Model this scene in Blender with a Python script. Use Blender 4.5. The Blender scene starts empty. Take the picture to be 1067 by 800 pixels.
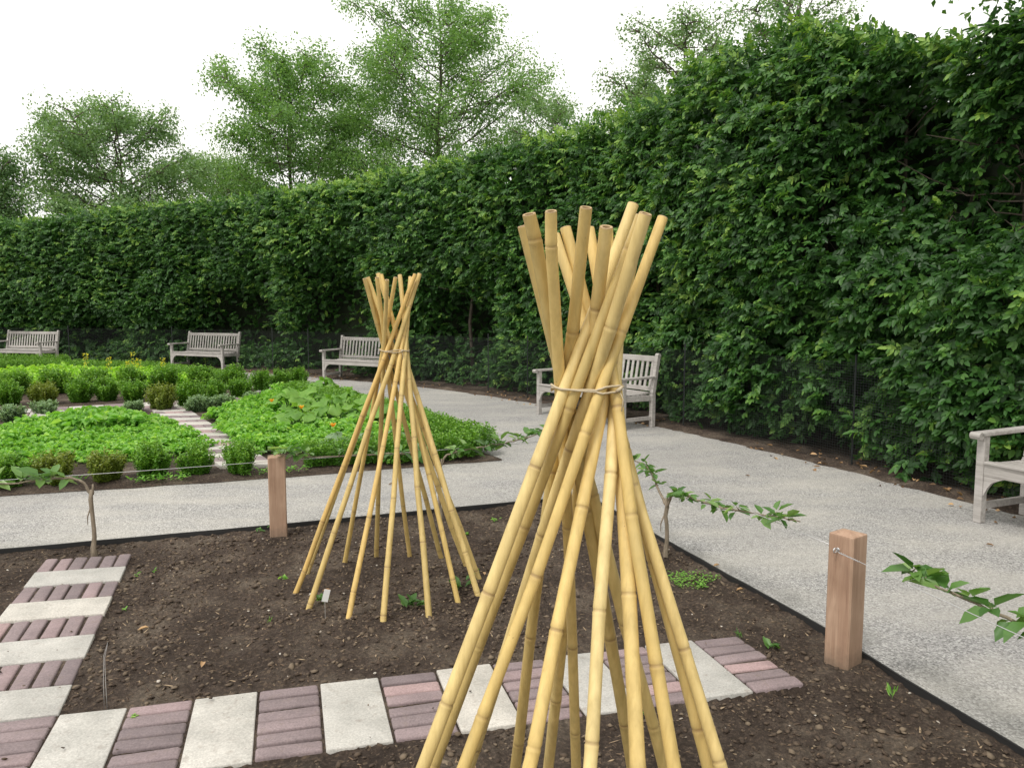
import bpy, bmesh, math, random
import numpy as np
from mathutils import Vector, Matrix
random.seed(7); rng = np.random.default_rng(7)
PI = math.pi
S = bpy.context.scene
COL = S.collection

# ---------------------------------------------------------------- camera
CAMH = 1.5; FPX = 785.0; PITCH = math.atan((400-323)/FPX)
cam_d = bpy.data.cameras.new('camera'); cam = bpy.data.objects.new('camera', cam_d); COL.objects.link(cam)
cam.location = (0, 0, CAMH); cam.rotation_euler = (math.radians(90)-PITCH, 0, 0)
cam_d.sensor_width = 36; cam_d.lens = FPX/1067*36; cam_d.clip_end = 1500; cam_d.clip_start = 0.02
S.camera = cam
# ---------------------------------------------------------------- overcast sky and soft sun
W = bpy.data.worlds.new("World"); S.world = W; W.use_nodes = True
nt = W.node_tree; nt.nodes.clear()
o_ = nt.nodes.new('ShaderNodeOutputWorld'); b_ = nt.nodes.new('ShaderNodeBackground')
sky = nt.nodes.new('ShaderNodeTexSky'); sky.sky_type = 'NISHITA'; sky.sun_disc = False
SUN_EL, SUN_AZ = 58, 215          # degrees; azimuth measured clockwise from +Y (behind the viewer, to the left)
sky.sun_elevation = math.radians(SUN_EL); sky.sun_rotation = math.radians(SUN_AZ)
hs = nt.nodes.new('ShaderNodeHueSaturation'); hs.inputs['Saturation'].default_value = 0.25
mx = nt.nodes.new('ShaderNodeMix'); mx.data_type = 'RGBA'; mx.inputs[0].default_value = 0.88
mx.inputs[7].default_value = (11.6, 11.4, 10.9, 1)        # bright cloud layer
nt.links.new(sky.outputs[0], hs.inputs['Color']); nt.links.new(hs.outputs[0], mx.inputs[6])
nt.links.new(mx.outputs[2], b_.inputs['Color']); b_.inputs['Strength'].default_value = 0.10
nt.links.new(b_.outputs[0], o_.inputs['Surface'])
sd = bpy.data.lights.new('sun', 'SUN'); sd.energy = 1.5; sd.angle = math.radians(14); sd.color = (1, .96, .9)
sun = bpy.data.objects.new('sun', sd); COL.objects.link(sun)
az, el = math.radians(SUN_AZ), math.radians(SUN_EL)
sv = Vector((math.sin(az)*math.cos(el), math.cos(az)*math.cos(el), math.sin(el)))
sun.rotation_euler = sv.to_track_quat('Z', 'Y').to_euler()
S.view_settings.view_transform = 'Standard'; S.view_settings.look = 'None'
S.view_settings.exposure = 0.30; S.view_settings.gamma = 1; S.view_settings.use_curve_mapping = False
S.render.engine = 'CYCLES'

# ---------------------------------------------------------------- projection helpers (photo pixel -> point on the ground)
_c, _s = math.cos(PITCH), math.sin(PITCH)
def ground(px, py, z=0.0):
    u = (px-533.5)/FPX; v = (py-400)/FPX
    r = (u, _c - v*_s, -_s - v*_c); t = (z-CAMH)/r[2]
    return r[0]*t, r[1]*t
def at_depth(px, py, y):
    u = (px-533.5)/FPX; v = (py-400)/FPX
    t = y/(_c - v*_s)
    return Vector((u*t, y, CAMH + (-_s - v*_c)*t))

# ---------------------------------------------------------------- noise
def _hash(i, j, k, seed):
    n = (i*374761393 + j*668265263 + k*2147483647 + seed*1274126177) & 0xffffffff
    n = ((n ^ (n >> 13))*1274126177) & 0xffffffff
    return ((n ^ (n >> 16)) & 0xffff)/65535.0
def vnoise(x, y, z=0.0, seed=0):
    x = np.asarray(x, float); y = np.asarray(y, float); z = np.zeros_like(x)+z
    xi = np.floor(x).astype(np.int64); yi = np.floor(y).astype(np.int64); zi = np.floor(z).astype(np.int64)
    fx, fy, fz = x-xi, y-yi, z-zi
    fx = fx*fx*(3-2*fx); fy = fy*fy*(3-2*fy); fz = fz*fz*(3-2*fz)
    r = 0
    for a in (0, 1):
        for b in (0, 1):
            for c in (0, 1):
                w = (fx if a else 1-fx)*(fy if b else 1-fy)*(fz if c else 1-fz)
                r = r + w*_hash(xi+a, yi+b, zi+c, seed)
    return r
def fbm(x, y, oct=4, seed=0):
    r = 0; a = .5; f = 1.0
    for k in range(oct):
        r = r + a*(vnoise(np.asarray(x)*f+k*17.3, np.asarray(y)*f+k*9.1, 0, seed+k)-.5); a *= .5; f *= 2.03
    return r

# ---------------------------------------------------------------- object helpers
def tag(o, label=None, cat=None, group=None, kind=None):
    if label: o['label'] = label
    if cat: o['category'] = cat
    if group: o['group'] = group
    if kind: o['kind'] = kind
    return o
def empty(name, loc=(0, 0, 0), rz=0):
    o = bpy.data.objects.new(name, None); COL.objects.link(o); o.location = loc; o.rotation_euler = (0, 0, rz)
    o.empty_display_size = .1
    return o
def link(name, me, mat, parent=None):
    if mat is not None: me.materials.append(mat)
    o = bpy.data.objects.new(name, me); COL.objects.link(o)
    if parent is not None: o.parent = parent
    return o
def obj(name, bm, mat, parent=None, smooth=False):
    me = bpy.data.meshes.new(name); bm.normal_update(); bm.to_mesh(me); bm.free()
    if smooth: me.polygons.foreach_set('use_smooth', [True]*len(me.polygons))
    return link(name, me, mat, parent)
def np_mesh(name, verts, faces, mat, parent=None, v=None, smooth=False, extra=None):
    """faces: (M,k) int array"""
    me = bpy.data.meshes.new(name); verts = np.asarray(verts, np.float32); faces = np.asarray(faces, np.int32)
    M, k = faces.shape
    me.vertices.add(len(verts)); me.vertices.foreach_set('co', verts.ravel())
    me.loops.add(M*k); me.loops.foreach_set('vertex_index', faces.ravel())
    me.polygons.add(M); me.polygons.foreach_set('loop_start', np.arange(0, M*k, k, dtype=np.int32))
    try: me.polygons.foreach_set('loop_total', np.full(M, k, np.int32))
    except Exception: pass
    if smooth: me.polygons.foreach_set('use_smooth', np.ones(M, bool))
    me.update(calc_edges=True)
    if v is not None:
        a = me.attributes.new('v', 'FLOAT', 'POINT'); a.data.foreach_set('value', np.asarray(v, np.float32))
    for nm, arr in (extra or {}).items():
        a = me.attributes.new(nm, 'FLOAT', 'POINT'); a.data.foreach_set('value', np.asarray(arr, np.float32))
    return link(name, me, mat, parent)
def dup(root, loc=None, rz=None, sc=None, label=None, group=None):
    def cp(o, par):
        c = o.copy(); COL.objects.link(c)
        if par is not None: c.parent = par
        for ch in list(o.children): cp(ch, c)
        return c
    r = cp(root, None)
    if loc is not None: r.location = loc
    if rz is not None: r.rotation_euler = (r.rotation_euler[0], r.rotation_euler[1], rz)
    if sc is not None: r.scale = sc
    if label: r['label'] = label
    if group: r['group'] = group
    return r

def unit(a): return a/np.maximum(np.linalg.norm(a, axis=-1, keepdims=True), 1e-9)
class Leaves:
    """collects leaves; built as one mesh of folded six-point blades"""
    def __init__(s): s.P = []; s.D = []; s.N = []; s.L = []; s.Wd = []; s.V = []
    def add(s, P, D, N, L, Wd, V):
        n = len(P); s.P.append(np.asarray(P, float)); s.D.append(unit(np.asarray(D, float))); s.N.append(np.asarray(N, float))
        for l, q in ((s.L, L), (s.Wd, Wd), (s.V, V)): l.append(np.zeros(n)+q)
    def build(s, name, mat, parent=None, fold=.25, droop=.12, four=False):
        P = np.concatenate(s.P); D = np.concatenate(s.D); N = np.concatenate(s.N)
        L = np.concatenate(s.L)[:, None]; Wd = np.concatenate(s.Wd)[:, None]; V = np.concatenate(s.V)
        Sd = unit(np.cross(D, N)); N = unit(np.cross(Sd, D)); n = len(P)
        if four:
            vs = np.stack([P, P+D*L*.45+Sd*Wd*.5+N*Wd*fold, P+D*L-N*L*droop, P+D*L*.45-Sd*Wd*.5+N*Wd*fold], 1).reshape(-1, 3)
            b = np.arange(n)[:, None]*4
            f = np.concatenate([b+np.array([0, 1, 2]), b+np.array([0, 2, 3])], 1).reshape(-1, 3)
            return np_mesh(name, vs, f, mat, parent, v=np.repeat(V, 4))
        a1 = P+D*L*.28+Sd*Wd*.46+N*Wd*fold; a2 = P+D*L*.68+Sd*Wd*.40+N*(Wd*fold*.8-L*droop*.4)
        b1 = P+D*L*.28-Sd*Wd*.46+N*Wd*fold; b2 = P+D*L*.68-Sd*Wd*.40+N*(Wd*fold*.8-L*droop*.4)
        t = P+D*L-N*L*droop
        vs = np.stack([P, a1, a2, t, b2, b1], 1).reshape(-1, 3)
        b = np.arange(n)[:, None]*6
        f = np.concatenate([b+np.array([0, 1, 2, 3]), b+np.array([0, 3, 4, 5])], 1).reshape(-1, 4)
        return np_mesh(name, vs, f, mat, parent, v=np.repeat(V, 6))

def tube(bm, pts, rad, n=8, cap=True):
    pts = [Vector(p) for p in pts]
    if not hasattr(rad, '__len__'): rad = [rad]*len(pts)
    rings = []; prev = None
    for i, p in enumerate(pts):
        t = (pts[min(i+1, len(pts)-1)]-pts[max(i-1, 0)]).normalized()
        if prev is None:
            a = t.orthogonal().normalized()
        else:
            a = (prev - t*prev.dot(t)).normalized()
        prev = a; b = t.cross(a)
        rings.append([bm.verts.new(p+(a*math.cos(2*PI*k/n)+b*math.sin(2*PI*k/n))*rad[i]) for k in range(n)])
    for r0, r1 in zip(rings[:-1], rings[1:]):
        for k in range(n): bm.faces.new((r0[k], r0[(k+1) % n], r1[(k+1) % n], r1[k]))
    if cap: bm.faces.new(rings[0][::-1]); bm.faces.new(rings[-1])
    return rings
def box(bm, c, s, bev=0.0, rot=None):
    m = Matrix.Translation(c)
    if rot is not None: m = m @ rot
    m = m @ Matrix.Diagonal((s[0], s[1], s[2], 1))
    r = bmesh.ops.create_cube(bm, size=1, matrix=m)
    if bev > 0:
        es = list({e for v in r['verts'] for e in v.link_edges})
        bmesh.ops.bevel(bm, geom=es, offset=bev, segments=2, affect='EDGES', profile=.5)

# ---------------------------------------------------------------- materials
def newmat(name):
    m = bpy.data.materials.new(name); m.use_nodes = True; t = m.node_tree
    p = t.nodes['Principled BSDF']; return m, t, p
def N(t, typ, **kw):
    n = t.nodes.new(typ)
    for k, q in kw.items():
        if k in n.inputs: n.inputs[k].default_value = q
        else: setattr(n, k, q)
    return n
def ramp(t, src, stops):
    r = t.nodes.new('ShaderNodeValToRGB'); e = r.color_ramp.elements
    while len(e) < len(stops): e.new(.5)
    for el_, (p, c) in zip(e, stops): el_.position = p; el_.color = (*c, 1)
    t.links.new(src, r.inputs[0]); return r
def mixc(t, fac, a, b, mode='MIX'):
    m = t.nodes.new('ShaderNodeMix'); m.data_type = 'RGBA'; m.blend_type = mode
    for i, q in ((0, fac), (6, a), (7, b)):
        if isinstance(q, bpy.types.NodeSocket): t.links.new(q, m.inputs[i])
        elif i == 0: m.inputs[0].default_value = q
        else: m.inputs[i].default_value = (*q, 1)
    return m.outputs[2]
def leafmat(name, stops, rough=.45, trans=.25, tcol=(.25, .45, .06), spec=.5):
    m, t, p = newmat(name)
    at = N(t, 'ShaderNodeAttribute', attribute_name='v')
    r = ramp(t, at.outputs['Fac'], stops)
    t.links.new(r.outputs[0], p.inputs['Base Color']); p.inputs['Roughness'].default_value = rough
    p.inputs['Specular IOR Level'].default_value = spec
    tr = N(t, 'ShaderNodeBsdfTranslucent'); t.links.new(mixc(t, 1.0, r.outputs[0], (1.9, 1.9, 1.0), 'MULTIPLY'), tr.inputs['Color'])
    ms = N(t, 'ShaderNodeMixShader'); ms.inputs[0].default_value = trans
    t.links.new(p.outputs[0], ms.inputs[1]); t.links.new(tr.outputs[0], ms.inputs[2])
    t.links.new(ms.outputs[0], t.nodes['Material Output'].inputs['Surface'])
    return m
def noise(t, scale, detail=6, rough=.6, vec=None, dist=0):
    n = N(t, 'ShaderNodeTexNoise'); n.inputs['Scale'].default_value = scale; n.inputs['Detail'].default_value = detail
    n.inputs['Roughness'].default_value = rough; n.inputs['Distortion'].default_value = dist
    if vec is not None: t.links.new(vec, n.inputs['Vector'])
    return n
def coords(t, scale=(1, 1, 1), rot=(0, 0, 0), kind='Object'):
    c = N(t, 'ShaderNodeTexCoord'); m = N(t, 'ShaderNodeMapping'); m.inputs['Scale'].default_value = scale
    m.inputs['Rotation'].default_value = rot
    t.links.new(c.outputs[kind], m.inputs['Vector']); return m.outputs[0]
def bump(t, p, h, dist, strength=1.0):
    b = N(t, 'ShaderNodeBump'); b.inputs['Distance'].default_value = dist; b.inputs['Strength'].default_value = strength
    t.links.new(h, b.inputs['Height']); t.links.new(b.outputs[0], p.inputs['Normal'])

M = {}
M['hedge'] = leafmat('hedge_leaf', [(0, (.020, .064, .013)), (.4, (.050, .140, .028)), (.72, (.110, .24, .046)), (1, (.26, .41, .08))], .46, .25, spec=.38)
M['hedge_core'] = leafmat('hedge_inner_shade', [(0, (.016, .026, .011)), (1, (.026, .038, .016))], .9, .0)  # near-black colour standing in for shade deep in the hedge
M['tree_a'] = leafmat('tree_leaf_mid', [(0, (.09, .19, .055)), (.5, (.155, .29, .085)), (1, (.25, .40, .13))], .5, .35)  # both tree greens are paled, distance haze put into the leaf colour
M['tree_b'] = leafmat('tree_leaf_dull', [(0, (.10, .19, .075)), (.5, (.17, .29, .115)), (1, (.26, .39, .17))], .5, .3)
M['box'] = leafmat('box_leaf', [(0, (.038, .11, .010)), (.5, (.10, .25, .024)), (1, (.24, .43, .05))], .4, .25)
M['box_warm'] = leafmat('box_leaf_bronzed', [(0, (.075, .12, .014)), (.5, (.15, .215, .028)), (1, (.26, .30, .05))], .4, .25)
M['lettuce'] = leafmat('salad_leaf', [(0, (.085, .23, .03)), (.5, (.19, .42, .06)), (1, (.38, .60, .14))], .5, .35)
M['lettuce_y'] = leafmat('salad_leaf_yellowish', [(0, (.14, .30, .03)), (.5, (.27, .50, .05)), (1, (.44, .65, .10))], .5, .35)
M['squash'] = leafmat('squash_leaf', [(0, (.07, .19, .025)), (.5, (.16, .34, .045)), (1, (.27, .46, .09))], .55, .3)
M['sage'] = leafmat('herb_leaf', [(0, (.09, .17, .08)), (.5, (.18, .29, .14)), (1, (.30, .42, .24))], .6, .2)
M['apple'] = leafmat('apple_leaf', [(0, (.04, .11, .025)), (.5, (.08, .19, .04)), (.8, (.16, .29, .08)), (1, (.27, .4, .14))], .38, .3)
M['petal'] = leafmat('orange_petal', [(0, (.75, .30, .02)), (1, (.85, .5, .04))], .5, .3)
M['petal_y'] = leafmat('yellow_petal', [(0, (.7, .6, .04)), (1, (.85, .75, .08))], .5, .3)
M['litter'] = leafmat('dry_leaf', [(0, (.12, .07, .035)), (.5, (.33, .19, .09)), (1, (.58, .38, .2))], .7, .1)

def barkmat(name, a, b, scale=30):
    m, t, p = newmat(name); v = coords(t, (1, 1, .25))
    n = noise(t, scale, 6, .65, v); r = ramp(t, n.outputs[0], [(.3, a), (.7, b)])
    t.links.new(r.outputs[0], p.inputs['Base Color']); p.inputs['Roughness'].default_value = .85
    bump(t, p, n.outputs[0], .004); return m
M['bark'] = barkmat('tree_bark', (.06, .05, .04), (.16, .13, .10), 8)
M['twig'] = barkmat('hedge_twig', (.035, .028, .02), (.09, .07, .05), 40)
M['apple_bark'] = barkmat('apple_bark', (.14, .11, .075), (.34, .28, .21), 60)
M['stem'] = leafmat('green_stem', [(0, (.12, .22, .06)), (1, (.2, .32, .1))], .5, .1)

# soil
m, t, p = newmat('dark_garden_soil'); M['soil'] = m
v = coords(t); n1 = noise(t, 3.0, 5, .6, v); n2 = noise(t, 55, 9, .85, v); n3 = noise(t, 260, 3, .7, v)
c1 = ramp(t, n1.outputs[0], [(.28, (.048, .034, .026)), (.5, (.094, .070, .055)), (.72, (.20, .162, .125))])
c2 = ramp(t, n2.outputs[0], [(.32, (.35, .33, .32)), (.52, (1, 1, 1)), (.68, (2.6, 2.5, 2.35))])
cc = mixc(t, 1.0, c1.outputs[0], c2.outputs[0], 'MULTIPLY')
vo = N(t, 'ShaderNodeTexVoronoi'); vo.inputs['Scale'].default_value = 85; t.links.new(v, vo.inputs['Vector'])
sp = ramp(t, vo.outputs['Color'], [(.80, (0, 0, 0)), (.93, (1, 1, 1))])
sep = N(t, 'ShaderNodeSeparateColor'); t.links.new(vo.outputs['Color'], sep.inputs[0])
spf = ramp(t, sep.outputs[0], [(.90, (0, 0, 0)), (.97, (.55, .55, .55))])
cc = mixc(t, spf.outputs[0], cc, (.22, .16, .11))
t.links.new(cc, p.inputs['Base Color']); p.inputs['Roughness'].default_value = .93; p.inputs['Specular IOR Level'].default_value = .25
ad = N(t, 'ShaderNodeMath', operation='ADD'); t.links.new(n2.outputs[0], ad.inputs[0]); t.links.new(n3.outputs[0], ad.inputs[1])
bump(t, p, ad.outputs[0], .012, 1.0)

# crushed stone
m, t, p = newmat('grey_crushed_stone'); M['gravel'] = m
v = coords(t); vo = N(t, 'ShaderNodeTexVoronoi'); vo.inputs['Scale'].default_value = 125; t.links.new(v, vo.inputs['Vector'])
sep = N(t, 'ShaderNodeSeparateColor'); t.links.new(vo.outputs['Color'], sep.inputs[0])
g1 = ramp(t, sep.outputs[0], [(0, (.19, .185, .18)), (.25, (.31, .303, .295)), (.7, (.42, .412, .40)), (1, (.60, .59, .57))])
nb = noise(t, 1.1, 5, .6, coords(t, (1, 2.2, 1), (0, 0, -.9))); nb2 = noise(t, 420, 3, .7, v)
pt = ramp(t, nb.outputs[0], [(.40, (0, 0, 0)), (.66, (.55, .55, .55))])
gc = mixc(t, pt.outputs[0], g1.outputs[0], (.55, .525, .475))
g3 = ramp(t, nb2.outputs[0], [(.3, (.78, .78, .78)), (.7, (1.18, 1.18, 1.18))])
gc = mixc(t, 1.0, gc, g3.outputs[0], 'MULTIPLY')
nb4 = noise(t, .5, 4, .6, v); g4 = ramp(t, nb4.outputs[0], [(.3, (.82, .82, .83)), (.7, (1.08, 1.07, 1.05))])
gc = mixc(t, 1.0, gc, g4.outputs[0], 'MULTIPLY')
t.links.new(gc, p.inputs['Base Color']); p.inputs['Roughness'].default_value = .95; p.inputs['Specular IOR Level'].default_value = .2
ad = N(t, 'ShaderNodeMath', operation='MULTIPLY_ADD'); ad.inputs[1].default_value = -1.0; ad.inputs[2].default_value = 1
t.links.new(vo.outputs['Distance'], ad.inputs[0]); bump(t, p, ad.outputs[0], .006, .7)

m, t, p = newmat('rough_ground'); M['ground'] = m
v = coords(t); n1 = noise(t, 1.3, 8, .7, v); r = ramp(t, n1.outputs[0], [(.3, (.035, .04, .02)), (.7, (.07, .09, .035))])
t.links.new(r.outputs[0], p.inputs['Base Color']); p.inputs['Roughness'].default_value = .95

# weathered teak
m, t, p = newmat('weathered_grey_teak'); M['teak'] = m
v = coords(t, (14, 14, 14)); n1 = noise(t, 1.0, 8, .7, coords(t, (3, 40, 40)), .4); n2 = noise(t, 2.2, 4, .6, coords(t))
r = ramp(t, n1.outputs[0], [(.25, (.27, .25, .232)), (.5, (.44, .42, .40)), (.8, (.60, .575, .555))])
r2 = ramp(t, n2.outputs[0], [(.3, (.82, .80, .78)), (.7, (1.08, 1.07, 1.06))])
t.links.new(mixc(t, 1, r.outputs[0], r2.outputs[0], 'MULTIPLY'), p.inputs['Base Color']); p.inputs['Roughness'].default_value = .8
bump(t, p, n1.outputs[0], .001)

# bamboo: attribute v = distance to the nearest node ring, u = along pole
m, t, p = newmat('dried_bamboo'); M['bamboo'] = m
av = N(t, 'ShaderNodeAttribute', attribute_name='v'); oi = N(t, 'ShaderNodeObjectInfo')
v = coords(t, (60, 60, 2.2)); st = noise(t, 1.0, 6, .6, v, .3); bl = noise(t, 9, 4, .6, coords(t))
base = ramp(t, oi.outputs['Random'], [(0, (.74, .48, .155)), (.25, (.84, .62, .24)), (.5, (.64, .48, .19)), (.75, (.78, .56, .20)), (1, (.88, .70, .33))])
s1 = ramp(t, st.outputs[0], [(.3, (.80, .78, .74)), (.55, (1.0, 1.0, 1.0)), (.8, (1.12, 1.14, 1.22))])
c_ = mixc(t, 1, base.outputs[0], s1.outputs[0], 'MULTIPLY')
b1 = ramp(t, bl.outputs[0], [(.35, (0, 0, 0)), (.75, (.4, .4, .4))]); c_ = mixc(t, b1.outputs[0], c_, (.44, .33, .13))
nd = ramp(t, av.outputs['Fac'], [(0, (.95, .95, .95)), (.05, (.62, .62, .62)), (.11, (.22, .22, .22)), (.5, (0, 0, 0))])
nv = noise(t, 7, 3, .6, coords(t)); nvr = ramp(t, nv.outputs[0], [(.32, (.25, .25, .25)), (.6, (1, 1, 1))])
gw = noise(t, 2.2, 5, .65, coords(t, (6, 6, 1))); gwr = ramp(t, gw.outputs[0], [(.52, (0, 0, 0)), (.75, (.45, .45, .45))]); c_ = mixc(t, gwr.outputs[0], c_, (.42, .33, .15))
c_ = mixc(t, mixc(t, 1, nd.outputs[0], nvr.outputs[0], 'MULTIPLY'), c_, (.30, .19, .09))
sm = noise(t, 40, 3, .7, coords(t)); smr = ramp(t, sm.outputs[0], [(.70, (0, 0, 0)), (.78, (.7, .7, .7))]); c_ = mixc(t, smr.outputs[0], c_, (.22, .13, .06))
t.links.new(c_, p.inputs['Base Color']); p.inputs['Roughness'].default_value = .42; p.inputs['Specular IOR Level'].default_value = .4
bump(t, p, st.outputs[0], .0008)
m, t, p = newmat('bamboo_cut_end'); M['bamboo_end'] = m
n1 = noise(t, 60, 4); r = ramp(t, n1.outputs[0], [(.3, (.30, .19, .09)), (.7, (.62, .46, .26))]); t.links.new(r.outputs[0], p.inputs['Base Color']); p.inputs['Roughness'].default_value = .8
m, t, p = newmat('twine'); M['twine'] = m
n1 = noise(t, 400, 3); r = ramp(t, n1.outputs[0], [(.3, (.42, .33, .2)), (.7, (.68, .58, .42))]); t.links.new(r.outputs[0], p.inputs['Base Color']); p.inputs['Roughness'].default_value = .9

# cedar post
m, t, p = newmat('cedar_post'); M['cedar'] = m
n1 = noise(t, 1.0, 8, .65, coords(t, (22, 22, 1.6)), 1.2); n2 = noise(t, 4, 3, .6, coords(t)); n3 = noise(t, 1, 6, .7, coords(t, (160, 160, 4)))
r = ramp(t, n1.outputs[0], [(.25, (.28, .165, .11)), (.45, (.43, .28, .195)), (.6, (.51, .35, .25)), (.8, (.58, .42, .31))])
r2 = ramp(t, n2.outputs[0], [(.3, (.80, .77, .74)), (.7, (1.05, 1.05, 1.05))]); r3 = ramp(t, n3.outputs[0], [(.3, (.88, .87, .86)), (.7, (1.08, 1.08, 1.08))])
c_ = mixc(t, 1, r.outputs[0], r2.outputs[0], 'MULTIPLY'); c_ = mixc(t, 1, c_, r3.outputs[0], 'MULTIPLY')
tc_ = N(t, 'ShaderNodeTexCoord'); sx_ = N(t, 'ShaderNodeSeparateXYZ'); t.links.new(tc_.outputs['Object'], sx_.inputs[0]); dn = noise(t, 18, 4, .7, coords(t))
ma = N(t, 'ShaderNodeMath', operation='MULTIPLY_ADD'); ma.inputs[1].default_value = .16; t.links.new(dn.outputs[0], ma.inputs[0]); mb = N(t, 'ShaderNodeMath', operation='MULTIPLY'); mb.inputs[1].default_value = -1; t.links.new(sx_.outputs[2], mb.inputs[0]); t.links.new(mb.outputs[0], ma.inputs[2])
mud = ramp(t, ma.outputs[0], [(.0, (0, 0, 0)), (.10, (.75, .75, .75))]); c_ = mixc(t, mud.outputs[0], c_, (.16, .115, .08))
ck = noise(t, 1, 5, .6, coords(t, (45, 45, .9)), .6); ckr = ramp(t, ck.outputs[0], [(.27, (.6, .6, .6)), (.33, (0, 0, 0))]); c_ = mixc(t, ckr.outputs[0], c_, (.14, .08, .05))
t.links.new(c_, p.inputs['Base Color']); p.inputs['Roughness'].default_value = .7; bump(t, p, n1.outputs[0], .0015)
m, t, p = newmat('galvanised_wire'); M['wire'] = m
p.inputs['Base Color'].default_value = (.62, .62, .62, 1); p.inputs['Metallic'].default_value = .7; p.inputs['Roughness'].default_value = .38
m, t, p = newmat('black_edging'); M['edging'] = m
n1 = noise(t, 12, 5); r = ramp(t, n1.outputs[0], [(.3, (.012, .012, .013)), (.75, (.035, .034, .033))]); t.links.new(r.outputs[0], p.inputs['Base Color']); p.inputs['Roughness'].default_value = .6
m, t, p = newmat('black_wire_mesh'); M['mesh'] = m
p.inputs['Base Color'].default_value = (.018, .022, .022, 1); p.inputs['Roughness'].default_value = .5
m, t, p = newmat('white_plastic_tag'); M['white'] = m
p.inputs['Base Color'].default_value = (.78, .78, .76, 1); p.inputs['Roughness'].default_value = .45

# pavers: v attribute picks each stone's colour
def stonemat(name, stops, bs=.0015):
    m, t, p = newmat(name); av = N(t, 'ShaderNodeAttribute', attribute_name='v')
    r = ramp(t, av.outputs['Fac'], stops); n1 = noise(t, 6, 6, .7, coords(t)); n2 = noise(t, 130, 5, .75, coords(t)); n3 = noise(t, 24, 4, .6, coords(t))
    a = ramp(t, n1.outputs[0], [(.3, (.74, .74, .73)), (.7, (1.14, 1.13, 1.12))]); b = ramp(t, n2.outputs[0], [(.3, (.68, .68, .68)), (.7, (1.22, 1.22, 1.22))])
    c = mixc(t, 1, r.outputs[0], a.outputs[0], 'MULTIPLY'); c = mixc(t, 1, c, b.outputs[0], 'MULTIPLY')
    d = ramp(t, n3.outputs[0], [(.56, (0, 0, 0)), (.78, (.6, .6, .6))]); c = mixc(t, d.outputs[0], c, (.17, .13, .10))
    t.links.new(c, p.inputs['Base Color']); p.inputs['Roughness'].default_value = .85; bump(t, p, n2.outputs[0], bs); return m
M['brick'] = stonemat('tumbled_clay_paver', [(0, (.215, .172, .178)), (.5, (.285, .224, .230)), (.75, (.335, .25, .256)), (.86, (.39, .28, .28)), (1, (.44, .31, .308))])
M['slab'] = stonemat('pale_concrete_slab', [(0, (.47, .458, .43)), (.5, (.53, .515, .48)), (1, (.585, .555, .505))], .0008)
NEAR_POLES = [(-0.394, 1.421, 0.259, 1.639, 1.724), (-0.332, 1.804, 0.258, 1.527, 1.686), (-0.182, 2.053, 0.256, 1.47, 1.683), (-0.32, 1.351, 0.319, 1.622, 1.694), (-0.118, 1.171, 0.288, 1.718, 1.695), (0.072, 1.091, 0.263, 1.755, 1.69), (0.248, 1.109, 0.222, 1.778, 1.683), (0.391, 1.188, 0.17, 1.685, 1.678), (0.553, 1.395, 0.121, 1.73, 1.684), (0.592, 1.322, 0.097, 1.723, 1.668), (-0.008, 2.125, 0.146, 1.513, 1.7), (0.198, 2.128, 0.075, 1.475, 1.688), (0.379, 2.049, 0.034, 1.52, 1.688), (0.479, 1.91, 0.024, 1.602, 1.674), (0.1, 2.212, 0.186, 1.51, 1.662)]
FAR_POLES = [(-1.158, 3.909, -0.508, 3.998, 1.687), (-1.026, 3.688, -0.491, 4.044, 1.691), (-0.801, 3.574, -0.52, 4.088, 1.682), (-0.624, 3.539, -0.55, 4.121, 1.677), (-0.411, 3.594, -0.61, 4.139, 1.688), (-0.284, 3.786, -0.699, 4.065, 1.688), (-0.183, 3.864, -0.723, 4.106, 1.695), (-0.185, 4.116, -0.755, 3.979, 1.67), (-1.176, 4.201, -0.519, 4.005, 1.668), (-1.004, 4.396, -0.605, 3.949, 1.667), (-0.831, 4.494, -0.636, 3.863, 1.651), (-0.627, 4.506, -0.69, 3.884, 1.664), (-0.431, 4.474, -0.766, 3.954, 1.661), (-0.272, 4.336, -0.771, 4.003, 1.656)]

# ================================================================ THE GROUND
EDGE_REAR = [(-26, -3.7), (-3.209, 4.60), (-1.689, 5.13), (-.30, 5.66), (.618, 5.981)]
EDGE_RIGHT = [(.618, 5.981), (.98, 4.86), (1.478, 3.423), (1.600, 2.93), (1.80, 2.25), (2.15, .9), (2.9, -3.5)]
HEDGE_PTS = [(-30, 22.6), (-24, 22.2), (-19, 21.9), (-14.36, 21.0), (-9.3, 19.5), (-6.78, 18.4), (-2.84, 15.6), (-.226, 12.9), (1.987, 9.44), (2.942, 7.42), (3.261, 6.68), (3.52, 5.9), (3.95, 5.0), (4.35, 4.0), (4.65, 2.8), (4.85, 1.0), (4.9, -3.5)]
def catmull(P, n=14):
    P = [np.array(p, float) for p in P]; P = [2*P[0]-P[1]]+P+[2*P[-1]-P[-2]]; out = []
    for i in range(1, len(P)-2):
        for k in range(n):
            t = k/n; a, b, c, d = P[i-1:i+3]
            out.append(.5*((2*b)+(c-a)*t+(2*a-5*b+4*c-d)*t*t+(3*b-a-3*c+d)*t**3))
    out.append(P[-2]); return np.array(out)
HC = catmull(HEDGE_PTS)
seg = np.linalg.norm(np.diff(HC, axis=0), axis=1); HS = np.concatenate([[0], np.cumsum(seg)]); HLEN = HS[-1]
_t = unit(np.gradient(HC, axis=0)); HN = np.stack([_t[:, 1], -_t[:, 0]], 1)     # points to the garden side
def _chk():
    i = len(HC)//2; return np.dot(HN[i], -HC[i]) > 0
if not _chk(): HN = -HN
for _k in range(6): HN[1:-1] = unit(HN[:-2]+HN[1:-1]*2+HN[2:])
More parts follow.
